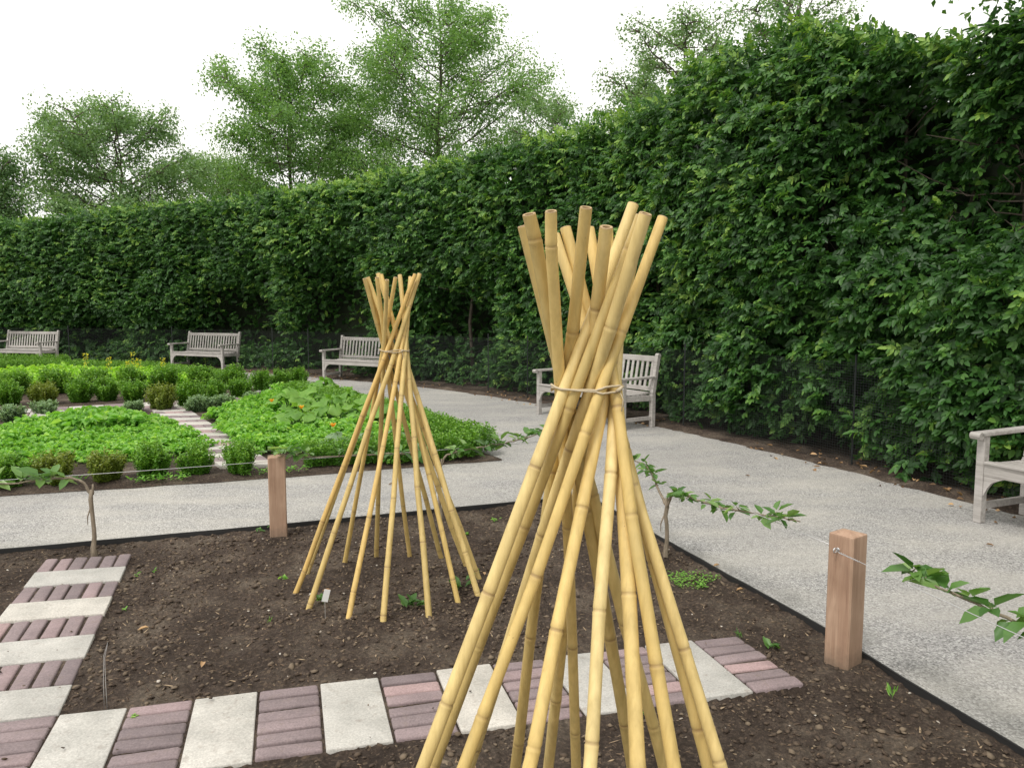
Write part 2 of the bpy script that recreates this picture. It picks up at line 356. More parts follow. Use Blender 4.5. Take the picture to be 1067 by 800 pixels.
def hedge_at(s):
    return np.stack([np.interp(s, HS, HC[:, 0]), np.interp(s, HS, HC[:, 1])], -1), unit(np.stack([np.interp(s, HS, HN[:, 0]), np.interp(s, HS, HN[:, 1])], -1))
_px = 533.5+FPX*HC[:, 0]/np.maximum(HC[:, 1]*_c+CAMH*_s, .5)
def s_of_px(px):
    ok = (HC[:, 1] > 2.0); return float(np.interp(px, _px[ok], HS[ok]))

bm = bmesh.new(); bmesh.ops.create_grid(bm, x_segments=2, y_segments=2, size=600)
for v_ in bm.verts: v_.co.z = -.16
tag(obj('ground', bm, M['ground']), kind='structure')

# gravel sheet: everything between the near bed and the hedge
poly = [(-40, -3.5)] + [(-26, -3.5)] + EDGE_REAR[1:] + EDGE_RIGHT[1:] + [tuple(p) for p in HC[::-1]] + [(-40, 23)]
from mathutils.geometry import tessellate_polygon
bm = bmesh.new(); vv_ = [bm.verts.new((x, y, 0)) for x, y in poly]
for tri in tessellate_polygon([[v_.co.copy() for v_ in vv_]]): bm.faces.new([vv_[k] for k in tri])
bmesh.ops.recalc_face_normals(bm, faces=bm.faces)
if sum(f.normal.z for f in bm.faces) < 0: bmesh.ops.reverse_faces(bm, faces=bm.faces)
tag(obj('gravel_path', bm, M['gravel']), kind='structure')

# soil strip under the hedge
ns = 700; ss = np.linspace(0, HLEN, ns); P2, N2 = hedge_at(ss); offs = np.array([-.06, 0.0, .06, .15, .3, .5, .8, 1.3, 2.0, 3.0])
wob = (vnoise(ss*3.1, ss*0, 0, 5)-.5)*.10+(vnoise(ss*13, ss*0, 0, 6)-.5)*.05
V = []
for o in offs:
    q = P2-N2*(o+wob[:, None]*(1 if o < .3 else 0)); z = -.012+.05*min(max(o+.06, 0)/.25, 1)+.04*(vnoise(q[:, 0]*9, q[:, 1]*9, 0, 3)-.5)*(1 if o > 0 else .3)
    V.append(np.c_[q, z])
V = np.array(V); idx = np.arange(len(offs)*ns).reshape(len(offs), ns)
F_ = np.stack([idx[:-1, :-1], idx[:-1, 1:], idx[1:, 1:], idx[1:, :-1]], -1).reshape(-1, 4)
tag(np_mesh('hedge_soil', V.reshape(-1, 3), F_, M['soil'], smooth=True), kind='structure')

def inside(x, y, poly):
    x = np.asarray(x); y = np.asarray(y); r = np.zeros(x.shape, bool); n = len(poly); j = n-1
    for i in range(n):
        xi, yi = poly[i]; xj, yj = poly[j]
        with np.errstate(divide='ignore', invalid='ignore'):
            c = ((yi > y) != (yj > y)) & (x < (xj-xi)*(y-yi)/((yj-yi) if yj != yi else 1e-9)+xi)
        r ^= c; j = i
    return r
def seg_dist(x, y, line):
    d = np.full(np.shape(x), 1e9)
    for (ax, ay), (bx, by) in zip(line[:-1], line[1:]):
        vx, vy = bx-ax, by-ay; t = np.clip(((x-ax)*vx+(y-ay)*vy)/(vx*vx+vy*vy), 0, 1)
        d = np.minimum(d, np.hypot(x-ax-t*vx, y-ay-t*vy))
    return d

# ---- paver layout (near bed)
FR_O = np.array((-1.693, 2.683)); FR_U = np.array((.9696, .2447)); FR_V = np.array((.285, -.9585)); CW = .2358; PL = .487
LC_O = np.array((-2.356, 4.552)); LC_U = np.array((-.975, -.224)); LC_V = np.array((.3345, -.9424)); LROW = 1.983/8
FR_U_POLY = [FR_O-FR_U*CW*6, FR_O+FR_U*CW*12, FR_O+FR_U*CW*12+FR_V*PL, FR_O-FR_U*CW*6+FR_V*PL]
LC_POLY = [LC_O, LC_O+LC_V*2.05, LC_O+LC_V*2.05+LC_U*PL, LC_O+LC_U*PL]
FEET = [(p[0], p[1]) for p in FAR_POLES+NEAR_POLES]+[(1.36, 3.05), (1.44, 3.03), (1.48, 3.08), (-1.60, 4.88), (-1.53, 4.89), (-2.59, 4.55), (.945, 4.50)]
def soil_h(x, y):
    h = -.020+.036*fbm(x*1.7, y*1.7, 3, 11)+.030*fbm(x*9, y*9, 4, 21)+.034*np.maximum(fbm(x*38, y*38, 3, 31), -.08)
    for fx, fy in FEET: h = h+.016*np.exp(-((x-fx)**2+(y-fy)**2)/.0022)
    d1 = seg_dist(x, y, [tuple(p) for p in FR_U_POLY]+[tuple(FR_U_POLY[0])]); i1 = inside(x, y, [tuple(p) for p in FR_U_POLY])
    d2 = seg_dist(x, y, [tuple(p) for p in LC_POLY]+[tuple(LC_POLY[0])]); i2 = inside(x, y, [tuple(p) for p in LC_POLY])
    h = np.where(i1 | i2, -.012+.008*fbm(x*40, y*40, 2, 5), h)
    return h
def clampz(h): return np.minimum(h, -.004)
bed = EDGE_REAR + EDGE_RIGHT[1:] + [(-26, -3.9)]
bed = [(-26, -3.71)]+EDGE_REAR[1:]+EDGE_RIGHT[1:]+[(2.9, -3.72)]
def grid_soil(name, x0, x1, y0, y1, st):
    xs = np.arange(x0, x1+st/2, st); ys = np.arange(y0, y1+st/2, st); X, Y = np.meshgrid(xs, ys)
    Z = clampz(soil_h(X, Y)); ny, nx = X.shape; idx = np.arange(nx*ny).reshape(ny, nx)
    fs = np.stack([idx[:-1, :-1], idx[:-1, 1:], idx[1:, 1:], idx[1:, :-1]], -1).reshape(-1, 4)
    ins = inside(X, Y, bed) | (seg_dist(X, Y, EDGE_REAR+EDGE_RIGHT[1:]) < st*.75+.002)
    # only keep what lies inside or just under the lip of the edging
    ok = ins.ravel()[fs].all(1)
    V = np.stack([X, Y, Z], -1).reshape(-1, 3)
    return np_mesh(name, V, fs[ok], M['soil'], smooth=True)
tag(grid_soil('bed_soil', -4.2, 2.1, 1.5, 6.0, .0125), kind='structure')
tag(grid_soil('bed_soil', -4.2, 2.9, -3.7, 1.5, .06), kind='structure')
tag(grid_soil('bed_soil', -14.2, -4.2, -3.7, 4.3, .06), kind='structure')

# black edging strip round the near bed
def strip(line, z0, z1, th, mat):
    bm = bmesh.new(); n = len(line); L = [Vector((*p, 0)) for p in line]; rows = []
    for i, p in enumerate(L):
        t = (L[min(i+1, n-1)]-L[max(i-1, 0)]).normalized(); q = Vector((-t.y, t.x, 0))
        rows.append([bm.verts.new(p+q*a+Vector((0, 0, z))) for a, z in ((th/2, z0), (th/2, z1), (-th/2, z1), (-th/2, z0))])
    for a, b in zip(rows[:-1], rows[1:]):
        for k in range(3): bm.faces.new((a[k], a[k+1], b[k+1], b[k]))
    return obj('bed_edging', bm, mat)
def dens(line, st=.15):
    out = []
    for a, b in zip(line[:-1], line[1:]):
        n = max(1, int(math.hypot(b[0]-a[0], b[1]-a[1])/st))
        for k in range(n): out.append((a[0]+(b[0]-a[0])*k/n+random.uniform(-.003, .003), a[1]+(b[1]-a[1])*k/n+random.uniform(-.004, .004)))
    out.append(line[-1]); return out
tag(strip(dens([(-14, .67)]+EDGE_REAR[1:]+EDGE_RIGHT[1:]), -.13, .010, .010, M['edging']), kind='structure')
bpy.data.objects['bed_edging']['kind'] = 'structure'

# far garden soil
FAR = [(-18, .62), (-4.134, 5.965), (-2.39, 6.52), (-.083, 7.45), (-1.20, 9.35), (-2.5, 11.3), (-3.67, 12.95), (-4.7, 13.5), (-4.8, 14.2), (-8.0, 17.4), (-10.7, 18.4), (-11.2, 19.5), (-20, 20.4), (-22, 6)]
st = .06; xs = np.arange(-16, 0.1, st); ys = np.arange(1.2, 20, st); X, Y = np.meshgrid(xs, ys)
dd = seg_dist(X, Y, FAR+[FAR[0]])
# boundary vertices slide onto the outline so that the edge of the bed is clean
def snap(X, Y, line, r):
    best = np.full(X.shape, 1e9); NX, NY = X.copy(), Y.copy()
    for (ax, ay), (bx, by) in zip(line[:-1], line[1:]):
        vx, vy = bx-ax, by-ay; t = np.clip(((X-ax)*vx+(Y-ay)*vy)/(vx*vx+vy*vy), 0, 1); qx, qy = ax+t*vx, ay+t*vy
        d = np.hypot(X-qx, Y-qy); m = (d < best) & (d < r); NX[m] = qx[m]; NY[m] = qy[m]; best = np.minimum(best, d)
    return NX, NY
IN0 = inside(X, Y, FAR) | (dd < st*.7)
X, Y = snap(X, Y, FAR+[FAR[0]], st*.7); dd = seg_dist(X, Y, FAR+[FAR[0]]); X = X+np.where(dd < .01, .03*(vnoise(X*6, Y*6, 0, 2)-.5), 0); Y = Y+np.where(dd < .01, .05*(vnoise(X*5+9, Y*5, 0, 2)-.5), 0)
Z = .004+np.clip(dd*.25, 0, .04)+.03*fbm(X*7, Y*7, 3, 41)*np.clip(dd*6, 0.1, 1); idx = np.arange(X.size).reshape(X.shape)
fs = np.stack([idx[:-1, :-1], idx[:-1, 1:], idx[1:, 1:], idx[1:, :-1]], -1).reshape(-1, 4); ok = IN0.ravel()[fs].all(1)
tag(np_mesh('garden_soil', np.stack([X, Y, Z], -1).reshape(-1, 3), fs[ok], M['soil'], smooth=True), kind='structure')

# ---------------------------------------------------------------- pavers
class Pav:
    def __init__(s): s.V = []; s.F = []; s.C = []
    def stone(s, o, u, v, lu, lv, z, gap, r=.006, col=.5, h=.05, wob=.0):
        """rounded stone: top face inset, bevel ring, sides"""
        tl = random.uniform(-.004, .004); tw = random.uniform(-.003, .003); zz = z+random.uniform(-.003, .003)
        def pt(a, b, zc):
            q = o+u*a+v*b; return (q[0], q[1], zc+tl*(a/lu-.5)+tw*(b/lv-.5))
        def loop(ins, zc, rc):
            a0, a1, b0, b1 = gap/2+ins, lu-gap/2-ins, gap/2+ins, lv-gap/2-ins; out = []
            for (cx, cy, sx, sy) in ((a0, b0, 1, 1), (a1, b0, -1, 1), (a1, b1, -1, -1), (a0, b1, 1, -1)):
                corner = [(cx, cy+sy*rc), (cx+sx*rc*.3, cy+sy*rc*.3), (cx+sx*rc, cy)]
                if sx*sy < 0: corner = corner[::-1]
                out += corner
            return [pt(a+random.uniform(-wob, wob), b+random.uniform(-wob, wob), zc) for a, b in out]
        n = 12; base = len(s.V)
        s.V += loop(0, zz-h, r)+loop(0, zz-r, r)+loop(r*.35, zz-r*.3, r*1.1)+loop(r*1.1, zz, r*1.2); s.C += [col]*(4*n)
        for k in range(3):
            for i in range(n): s.F.append((base+k*n+i, base+k*n+(i+1) % n, base+(k+1)*n+(i+1) % n, base+(k+1)*n+i))
        c = len(s.V); q = o+u*lu/2+v*lv/2; s.V.append((q[0], q[1], zz+.0005)); s.C.append(col)
        for i in range(0, n, 2): s.F.append((base+3*n+i, base+3*n+i+1, base+3*n+(i+2) % n, c))
    def build(s, name, mat, parent=None):
        return np_mesh(name, np.array(s.V), np.array(s.F), mat, parent, v=np.array(s.C))
def bcol(): return random.choice([.0, .1, .2, .3, .4, .5, .55, .62, .3, .66, .74, .95]) 
def bricks(B, o, u, v, lu, lv, n, along, z, gap=.014):
    """n bricks; along='v': bricks stacked along v (each long in u)"""
    for k in range(n):
        if along == 'v': B.stone(o+v*lv*k/n, u, v, lu, lv/n, z, gap, .007, bcol(), wob=.0018)
        else: B.stone(o+u*lu*k/n, u, v, lu/n, lv, z, gap, .007, bcol(), wob=.0018)
near_path = tag(empty('paver_path', (0, 0, 0)), kind='structure')
Bk, Sl = Pav(), Pav(); ZP = -.001
for i in range(-5, 12):
    o = FR_O+FR_U*CW*i
    if i % 2 == 0 and i not in (-2, -4): Sl.stone(o, FR_U, FR_V, CW, PL, ZP, .006, .004, random.random())
    elif i in (-1, -2): bricks(Bk, o, FR_U, FR_V, CW, PL, 6, 'v', ZP)
    else: bricks(Bk, o, FR_U, FR_V, CW, PL, 6, 'v', ZP)
for r in range(8):
    o = LC_O+LC_V*LROW*r
    if r % 2 == 1: Sl.stone(o, LC_U, LC_V, PL, LROW, ZP, .006, .004, random.random())
    else: bricks(Bk, o, LC_U, LC_V, PL, LROW, 6, 'u', ZP)
Bk.build('brick_paving', M['brick'], near_path); Sl.build('concrete_slabs', M['slab'], near_path)

far_path = tag(empty('paver_path', (0, 0, 0)), kind='structure')
Bk, Sl = Pav(), Pav()
o0 = np.array((-2.68, 6.80)); U2 = np.array((.984, .175)); V2 = np.array((-.535, .845))
for r in range(20):
    o = o0+V2*.245*r
    if r % 2 == 0: Sl.stone(o, U2, V2, .5, .245, .075, .008, .004, random.uniform(.5, 1))
    else: bricks(Bk, o, U2, V2, .5, .245, 4, 'u', .075, .01)
U3 = np.array((-.87, -.49)); V3 = np.array((-.49, .87)); o3 = np.array((-4.5, 11.15))
for r in range(-2, 22):
    o = o3+U3*.46*r
    for q in range(2):
        if (r+q) % 2 == 0: Sl.stone(o+V3*.5*q, U3, V3, .46, .5, .075, .01, .004, random.uniform(.5, 1))
        else: bricks(Bk, o+V3*.5*q, U3, V3, .46, .5, 5, 'v', .075, .01)
Bk.build('brick_paving', M['brick'], far_path); Sl.build('concrete_slabs', M['slab'], far_path)

# ---------------------------------------------------------------- clods, chips, litter
def lumps(name, n, rgn, rad, mat, zf, flat=.7, stretch=None, seed=1, vv=None, density=None):
    r = np.random.default_rng(seed)
    oc = np.array([(1, 0, 0), (-1, 0, 0), (0, 1, 0), (0, -1, 0), (0, 0, 1), (0, 0, -1), (.6, .6, .5), (-.6, .6, .5), (-.6, -.6, .5), (.6, -.6, .5)], float)
    fc = np.array([(0, 6, 9), (0, 2, 6), (2, 7, 6), (2, 1, 7), (1, 8, 7), (1, 3, 8), (3, 9, 8), (3, 0, 9), (4, 9, 6), (4, 6, 7), (4, 7, 8), (4, 8, 9), (5, 0, 3), (5, 2, 0), (5, 1, 2), (5, 3, 1)])
    x = r.uniform(rgn[0], rgn[1], n*4); y = r.uniform(rgn[2], rgn[3], n*4)
    ok = inside(x, y, bed) & (seg_dist(x, y, EDGE_REAR+EDGE_RIGHT[1:]) > .03)
    if density is not None: ok &= r.random(len(x)) < density(x, y)
    on = inside(x, y, [tuple(p) for p in FR_U_POLY]) | inside(x, y, [tuple(p) for p in LC_POLY])
    ok &= ~(on & (r.random(len(x)) < .985)); x, y = x[ok][:n], y[ok][:n]; n = len(x)
    on = inside(x, y, [tuple(p) for p in FR_U_POLY]) | inside(x, y, [tuple(p) for p in LC_POLY])
    R = rad(r, n); R = np.where(on, R*.5, R); z = np.where(on, .006, zf(x, y))
    S3 = np.stack([r.uniform(.7, 1.3, n), r.uniform(.7, 1.3, n), r.uniform(.5, .9, n)*flat], -1)
    if stretch: S3[:, 0] *= r.uniform(*stretch, n)
    a = r.uniform(0, 6.28, n); tl = r.normal(0, .35, n)
    V = oc[None]*S3[:, None]*R[:, None, None]*(1+r.uniform(-.38, .38, (n, 10, 1)))
    zz = V[..., 2]+V[..., 0]*np.sin(tl)[:, None]
    X = V[..., 0]*np.cos(a)[:, None]-V[..., 1]*np.sin(a)[:, None]+x[:, None]; Y = V[..., 0]*np.sin(a)[:, None]+V[..., 1]*np.cos(a)[:, None]+y[:, None]
    Z = zz+(z+R*.25*flat)[:, None]
    fs = (np.arange(n)[:, None, None]*10+fc[None]).reshape(-1, 3)
    val = (r.random(n) if vv is None else vv(r, n))
    return np_mesh(name, np.stack([X, Y, Z], -1).reshape(-1, 3), fs, mat, v=np.repeat(val, 10))
soilz = lambda x, y: clampz(soil_h(x, y))
cloddens = lambda x, y: np.clip(.35+1.6*fbm(x*2.2, y*2.2, 3, 77), .08, 1)
M['clod'] = leafmat('soil_clod', [(0, (.045, .03, .021)), (.5, (.09, .063, .043)), (1, (.19, .145, .10))], .95, 0)
M['chip'] = leafmat('bark_chip', [(0, (.07, .045, .03)), (.6, (.20, .135, .085)), (1, (.44, .33, .21))], .85, 0)
M['pebble'] = leafmat('pebble', [(0, (.25, .2, .15)), (1, (.6, .55, .48))], .8, 0)
tag(lumps('soil_clods', 30000, (-4.2, 2.3, 1.6, 6), lambda r, n: .0022+.013*r.random(n)**4.2, M['clod'], soilz, .8, seed=3, density=cloddens), kind='stuff', label='crumbly dark soil clods strewn over the vegetable bed')
tag(lumps('bark_chips', 12000, (-4.2, 2.3, 1.6, 6), lambda r, n: .0016+.0036*r.random(n)**1.8, M['chip'], soilz, .35, (1.5, 5), seed=4, vv=lambda r, n: r.random(n)**1.25), kind='stuff', label='small brown bark chips and straw bits on the dark soil')
tag(lumps('pebbles', 420, (-4.2, 2.3, 1.6, 6), lambda r, n: .003+.006*r.random(n)**2, M['pebble'], soilz, .7, seed=5), kind='stuff', label='pale little stones scattered in the dark soil')

# dry leaves along the foot of the hedge
L = Leaves(); n = 900; s = rng.uniform(4, HLEN-6, n); P2, N2 = hedge_at(s); off = rng.normal(.08, .16, n)-.05*rng.random(n); clump = vnoise(s*1.3, s*0, 0, 9) > .42
P2, N2, off, s = P2[clump], N2[clump], off[clump], s[clump]; n = len(s); q = P2-N2*off[:, None]; a = rng.uniform(0, 6.28, n)
L.add(np.c_[q, np.where(off > 0, .05, .012)], np.c_[np.cos(a), np.sin(a), rng.normal(0, .25, n)], np.c_[rng.normal(0, .4, (n, 2)), np.ones(n)], rng.uniform(.03, .075, n), rng.uniform(.02, .04, n), rng.random(n))
tag(L.build('fallen_leaves', M['litter'], fold=.3), kind='stuff', label='dry brown and orange leaves lying along the gravel edge below the hedge')
LW = ['beside the left brick column', 'in the middle of the open soil', 'by the brick row', 'between the two teepees', 'behind the near teepee legs', 'at the left feet of the far teepee', 'by the hedge foot', 'beside the rightmost bench', 'right of the brick row end', 'by the right edging, upper', 'along the right edging, lower', 'behind the near teepee bundle', 'behind the far teepee']
for li, (px, py, c) in enumerate([(155, 650, .9), (212, 688, .75), (659, 690, .85), (545, 640, .5), (505, 600, .8), (345, 612, .4), (930, 465, .2), (1027, 568, .5), (781, 497, .3), (750, 590, .7), (775, 612, .65), (640, 560, .3), (410, 505, .1)]):
    x, y = ground(px, py); L = Leaves(); a = random.uniform(0, 6.28)
    on_bed = bool(inside(np.array([x]), np.array([y]), bed)[0]); z = float(soilz(np.array([x]), np.array([y]))[0])+.012 if on_bed else .01
    L.add([(x, y, z)], [(math.cos(a), math.sin(a), .1)], [(.2, .1, 1)], .05, .022, c)
    o = L.build('fallen_leaf', M['litter'], fold=.35)
    tag(o, 'dry curled leaf on the '+('dark bed soil ' if on_bed else 'grey gravel path ')+LW[li], 'leaf', 'stray dry leaves on the '+('bed soil' if on_bed else 'gravel'))

# ================================================================ THE HEDGE
S_STEP = s_of_px(664)
def ztop(s):
    P, _ = hedge_at(s); x = P[..., 0]
    z = np.interp(x, [-30, -14, -8, -3, 0, 2, 2.6, 3.0, 3.3, 3.6, 4.2, 5], [4.2, 4.25, 4.45, 4.55, 4.6, 4.52, 4.36, 3.85, 3.6, 3.55, 3.7, 4.2])
    z = z+.42/(1+np.exp(-(s-S_STEP)/.09))-.26
    return z+.06*(vnoise(s*1.7, s*0, 0, 61)-.5)+.12*(vnoise(s*.6, s*0, 0, 62)-.5)
def blob(px, py, rx, ry, depth):
    s = s_of_px(px); P, Nn = hedge_at(np.array([s])); y = P[0, 1]-Nn[0, 1]*.45
    dep = max(y, 1.0); z = at_depth(px, py, dep).z; d0 = s_of_px(px-rx); d1 = s_of_px(px+rx)
    return (s, z, max((d1-d0)/2, .15), ry/FPX*dep, depth)
BL = [blob(*b) for b in [(880, 150, 45, 62, .75), (960, 215, 75, 45, .6), (1015, 150, 60, 60, .6), (700, 365, 26, 50, .45), (450, 345, 34, 42, .9), (322, 338, 40, 48, 1.2), (320, 300, 28, 22, .3),
     (226, 328, 36, 32, 1.3), (170, 348, 25, 16, .6), (75, 350, 40, 18, .9), (62, 255, 10, 26, .25), (12, 338, 18, 24, .45), (238, 352, 60, 14, .5), (345, 265, 25, 12, .22), (560, 395, 30, 20, .25), (870, 400, 16, 25, .3),
     (930, 350, 40, 10, .25), (835, 120, 30, 14, .3), (790, 350, 30, 8, .15), (640, 300, 20, 14, .15),
     (770, 260, 80, 130, -.22), (1015, 330, 75, 45, -.4), (1000, 420, 60, 30, -.25), (770, 410, 60, 30, -.15), (880, 300, 45, 40, -.28), (720, 150, 40, 60, -.1)]]
def recess(s, z):
    r = .22*(vnoise(s*.55, z*.7, 0, 71)-.5)+.26/(1+np.exp((s-S_STEP)/.12))*np.exp(-np.maximum(S_STEP-s, 0)/4)+(.17+.10*(s > S_STEP))*(vnoise(s*1.6, z*2.0, 0, 72)-.5)+(.13+.07*(s > S_STEP))*(vnoise(s*4.0, z*5.2, 0, 73)-.5)
    big = np.maximum(vnoise(s*.7+5, z*.75, 0, 74)-.62, 0)*1.3*np.clip((3.6-z)/2, .15, 1)
    r = r+big
    for (bs, bz, rs, rz, d) in BL:
        r = r+d*np.exp(-((s-bs)/rs)**2*1.0-((z-bz)/rz)**2*1.0)
    r = r+np.clip(.4-z, 0, .4)*.35
    return r
hedge = tag(empty('hedge', (0, 0, 0)), 'tall clipped hornbeam hedge curving round behind the benches', 'hedge')
L = Leaves()
S_NEAR = s_of_px(560); S_END = HLEN-5.2
def sprays(n, s0, s1, leafL, per, seed, jit=.16):
    r = np.random.default_rng(seed)
    s = r.uniform(s0, s1, n); zt = ztop(s); z = r.random(n)*zt; top = r.random(n) < .10
    z = np.where(top, zt, z)
    rc = recess(s, z)
    keep = (r.random(n) > np.clip((rc-.34)*1.5, 0, .80)) & ((z > .16) | (r.random(n) < .4)); s, z, zt, top, rc = s[keep], z[keep], zt[keep], top[keep], rc[keep]; n = len(s)
    P, Nn = hedge_at(s); dep = .34+rc+r.random(n)**1.5*jit
    dep = np.where(top, .45+r.random(n)*1.3, dep+np.clip(.25-(zt-z), 0, .25)*.6)
    dep = np.maximum(dep-.12*(s > S_STEP)*(z < 1.2), .10)
    c = np.c_[P-Nn*dep[:, None], z+np.where(top, r.normal(0, .05, n)+(r.random(n) < .05)*r.random(n)*.16, 0)]
    out = np.c_[Nn, np.zeros(n)]; tan = np.c_[-Nn[:, 1], Nn[:, 0], np.zeros(n)]
    ax = unit(out*r.uniform(.25, 1, (n, 1))+tan*r.normal(0, .75, (n, 1))+np.array([0, 0, 1])*(r.normal(-.12, .38, (n, 1))+top[:, None]*.8))
    nm = unit(np.array([0, 0, 1])*r.uniform(.25, 1.0, (n, 1))+out*r.uniform(.2, 1.1, (n, 1))+r.normal(0, .38, (n, 3)))
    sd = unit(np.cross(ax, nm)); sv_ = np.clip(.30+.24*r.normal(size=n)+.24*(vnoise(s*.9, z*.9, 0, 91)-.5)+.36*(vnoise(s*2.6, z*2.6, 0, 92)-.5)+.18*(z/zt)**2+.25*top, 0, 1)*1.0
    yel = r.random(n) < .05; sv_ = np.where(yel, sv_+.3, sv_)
    for k in range(per):
        f = (k+.5)/per; side = 1 if k % 2 else -1
        p_ = c+ax*(leafL*1.9*(f-.3)); d = unit(ax*(.65+.5*f)+sd*side*(.9 if k < per-1 else .05)+r.normal(0, .16, (n, 3))+np.array([0, 0, -.22]))
        nn = nm+r.normal(0, .22, (n, 3)); l = leafL*r.uniform(.7, 1.15, n)
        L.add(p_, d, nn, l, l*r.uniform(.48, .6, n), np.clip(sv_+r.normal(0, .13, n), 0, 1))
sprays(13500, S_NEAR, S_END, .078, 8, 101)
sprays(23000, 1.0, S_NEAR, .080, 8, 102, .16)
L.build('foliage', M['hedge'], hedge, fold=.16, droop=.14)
# inner sprays far back: the hidden leaves of the hedge body
L = Leaves()
def sprays2():
    r = np.random.default_rng(5); n = 62000; s = r.uniform(.5, HLEN-1, n); zt = ztop(s)-.05; z = np.where(r.random(n) < .2, zt-.5*r.random(n)**1.5, r.uniform(.02, 1, n)*zt); rc = np.maximum(recess(s, z), 0)
    P, Nn = hedge_at(s); c = np.c_[P-Nn*(.75+rc*.9+r.random(n)*.35)[:, None], z]
    hole = np.zeros(n)
    for (bs, bz, rs, rz, d) in BL[:1]: hole = np.maximum(hole, .85*np.exp(-((s-bs)/rs)**2*6-((z-bz)/rz)**2*6))
    k = (r.random(n) > hole*.4) & (r.random(n) > np.clip((rc-.35)*1.2, 0, .60)*(z < 3.2)); c, z, s = c[k], z[k], s[k]; n = len(z)
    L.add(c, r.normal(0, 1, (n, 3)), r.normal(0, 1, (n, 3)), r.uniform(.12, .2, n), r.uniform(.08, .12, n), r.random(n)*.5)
sprays2(); L.build('inner_foliage', M['hedge'], hedge, fold=.1, droop=.1)
# trunks and twigs inside the hedge
s = .6
while s < HLEN-.5:
    P, Nn = hedge_at(np.array([s])); b = P[0]-Nn[0]*random.uniform(1.05, 1.25); h = float(ztop(np.array([s]))[0])*.9
    pts = [Vector((b[0]+random.gauss(0, .012)*k, b[1]+random.gauss(0, .012)*k, -.05+h*k/6)) for k in range(7)]
    near = s > s_of_px(620)
    if not near and random.random() < .93: s += random.uniform(.5, .7); continue
    bm = bmesh.new(); tube(bm, pts, [.045*(1-.12*k) for k in range(7)], 6)
    for k in range(26 if near else 4):
        f = random.uniform(.05, .98); p0 = pts[0].lerp(pts[-1], f); a = random.uniform(-1.2, 1.2); d = Vector((Nn[0][0], Nn[0][1], 0)); d.rotate(Matrix.Rotation(a, 3, 'Z'))
        l = random.uniform(.35, .75); q = [p0+d*l*t_+Vector((random.gauss(0, .03), random.gauss(0, .03), .25*t_*l+random.gauss(0, .03))) for t_ in (0, .35, .7, 1)]
        tube(bm, q, [.011, .008, .006, .003], 4, False)
    obj('trunk', bm, M['twig'], hedge)
    s += random.uniform(.5, .7)
# plain dark sheet set well back, its colour standing in for inner shade
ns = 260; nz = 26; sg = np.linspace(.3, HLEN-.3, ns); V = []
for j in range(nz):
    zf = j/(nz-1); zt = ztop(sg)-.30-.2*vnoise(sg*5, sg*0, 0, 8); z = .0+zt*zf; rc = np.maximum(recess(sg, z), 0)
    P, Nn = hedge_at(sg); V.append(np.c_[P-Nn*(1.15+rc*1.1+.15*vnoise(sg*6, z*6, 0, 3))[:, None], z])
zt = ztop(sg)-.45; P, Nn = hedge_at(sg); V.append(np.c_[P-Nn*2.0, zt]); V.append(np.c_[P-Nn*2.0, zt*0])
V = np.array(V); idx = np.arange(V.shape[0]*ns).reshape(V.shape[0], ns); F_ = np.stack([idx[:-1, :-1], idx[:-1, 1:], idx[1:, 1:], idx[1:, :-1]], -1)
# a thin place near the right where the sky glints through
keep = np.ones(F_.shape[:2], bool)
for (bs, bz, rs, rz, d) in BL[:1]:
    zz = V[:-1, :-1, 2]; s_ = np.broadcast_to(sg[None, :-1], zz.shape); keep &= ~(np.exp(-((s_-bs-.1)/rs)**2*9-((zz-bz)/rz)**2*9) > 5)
np_mesh('inner_shade_sheet', V.reshape(-1, 3), F_[keep].reshape(-1, 4), M['hedge_core'], hedge, v=rng.random(V.shape[0]*ns))

# ---------------------------------------------------------------- low wire mesh fence in front of the hedge
fence = tag(empty('mesh_fence', (0, 0, 0)), 'low black wire mesh fence running along the foot of the hedge', 'fence')
off = .17; HF = 1.0; sp_ = np.arange(2, HLEN-2, .03)
P2, N2 = hedge_at(sp_); Q = P2-N2*off
V = []; F_ = []
def ribbon(points, w):
    """thin square-ish wire as a three sided prism along points"""
    global V, F_
    n = len(points); t = unit(np.gradient(points, axis=0)); up = np.array([0, 0, 1.0]); a = np.cross(t, up); bad = np.linalg.norm(a, axis=1) < .1; a[bad] = (1, 0, 0); a = unit(a); b = unit(np.cross(a, t))
    base = sum(len(v_) for v_ in V)
    ring = np.stack([points+a*w*.5, points+b*w*.5, points-a*w*.5, points-b*w*.5], 1); V.append(ring.reshape(-1, 3))
    i = np.arange(n-1)[:, None]*4+base; 
    for k in range(4): F_.append(np.c_[i+k, i+(k+1) % 4, i+4+(k+1) % 4, i+4+k])
sh = np.arange(2, HLEN-2, .25); Ph, Nh = hedge_at(sh); Qh = Ph-Nh*off
for z in np.arange(.03, HF+.001, .0255): ribbon(np.c_[Qh, np.full(len(sh), z)+.006*np.sin(sh*1.7)], .003)
for i in range(0, len(sp_)):
    if sp_[i] < s_of_px(420) and i % 2: continue
    ribbon(np.array([[*Q[i], .0], [*Q[i], HF*.5], [*Q[i], HF]]), .0024)
np_mesh('wire_mesh', np.concatenate(V), np.concatenate(F_), M['mesh'], fence)
ps = [s_of_px(p) for p in (67, 175, 278, 315, 500, 540, 700, 872)]+[s_of_px(872)+2.0, s_of_px(872)+4]
for s in ps:
    P2, N2 = hedge_at(np.array([s])); b = P2[0]-N2[0]*(off+.02); bm = bmesh.new(); box(bm, (b[0], b[1], .53), (.016, .016, 1.1), .002); obj('post', bm, M['mesh'], fence)

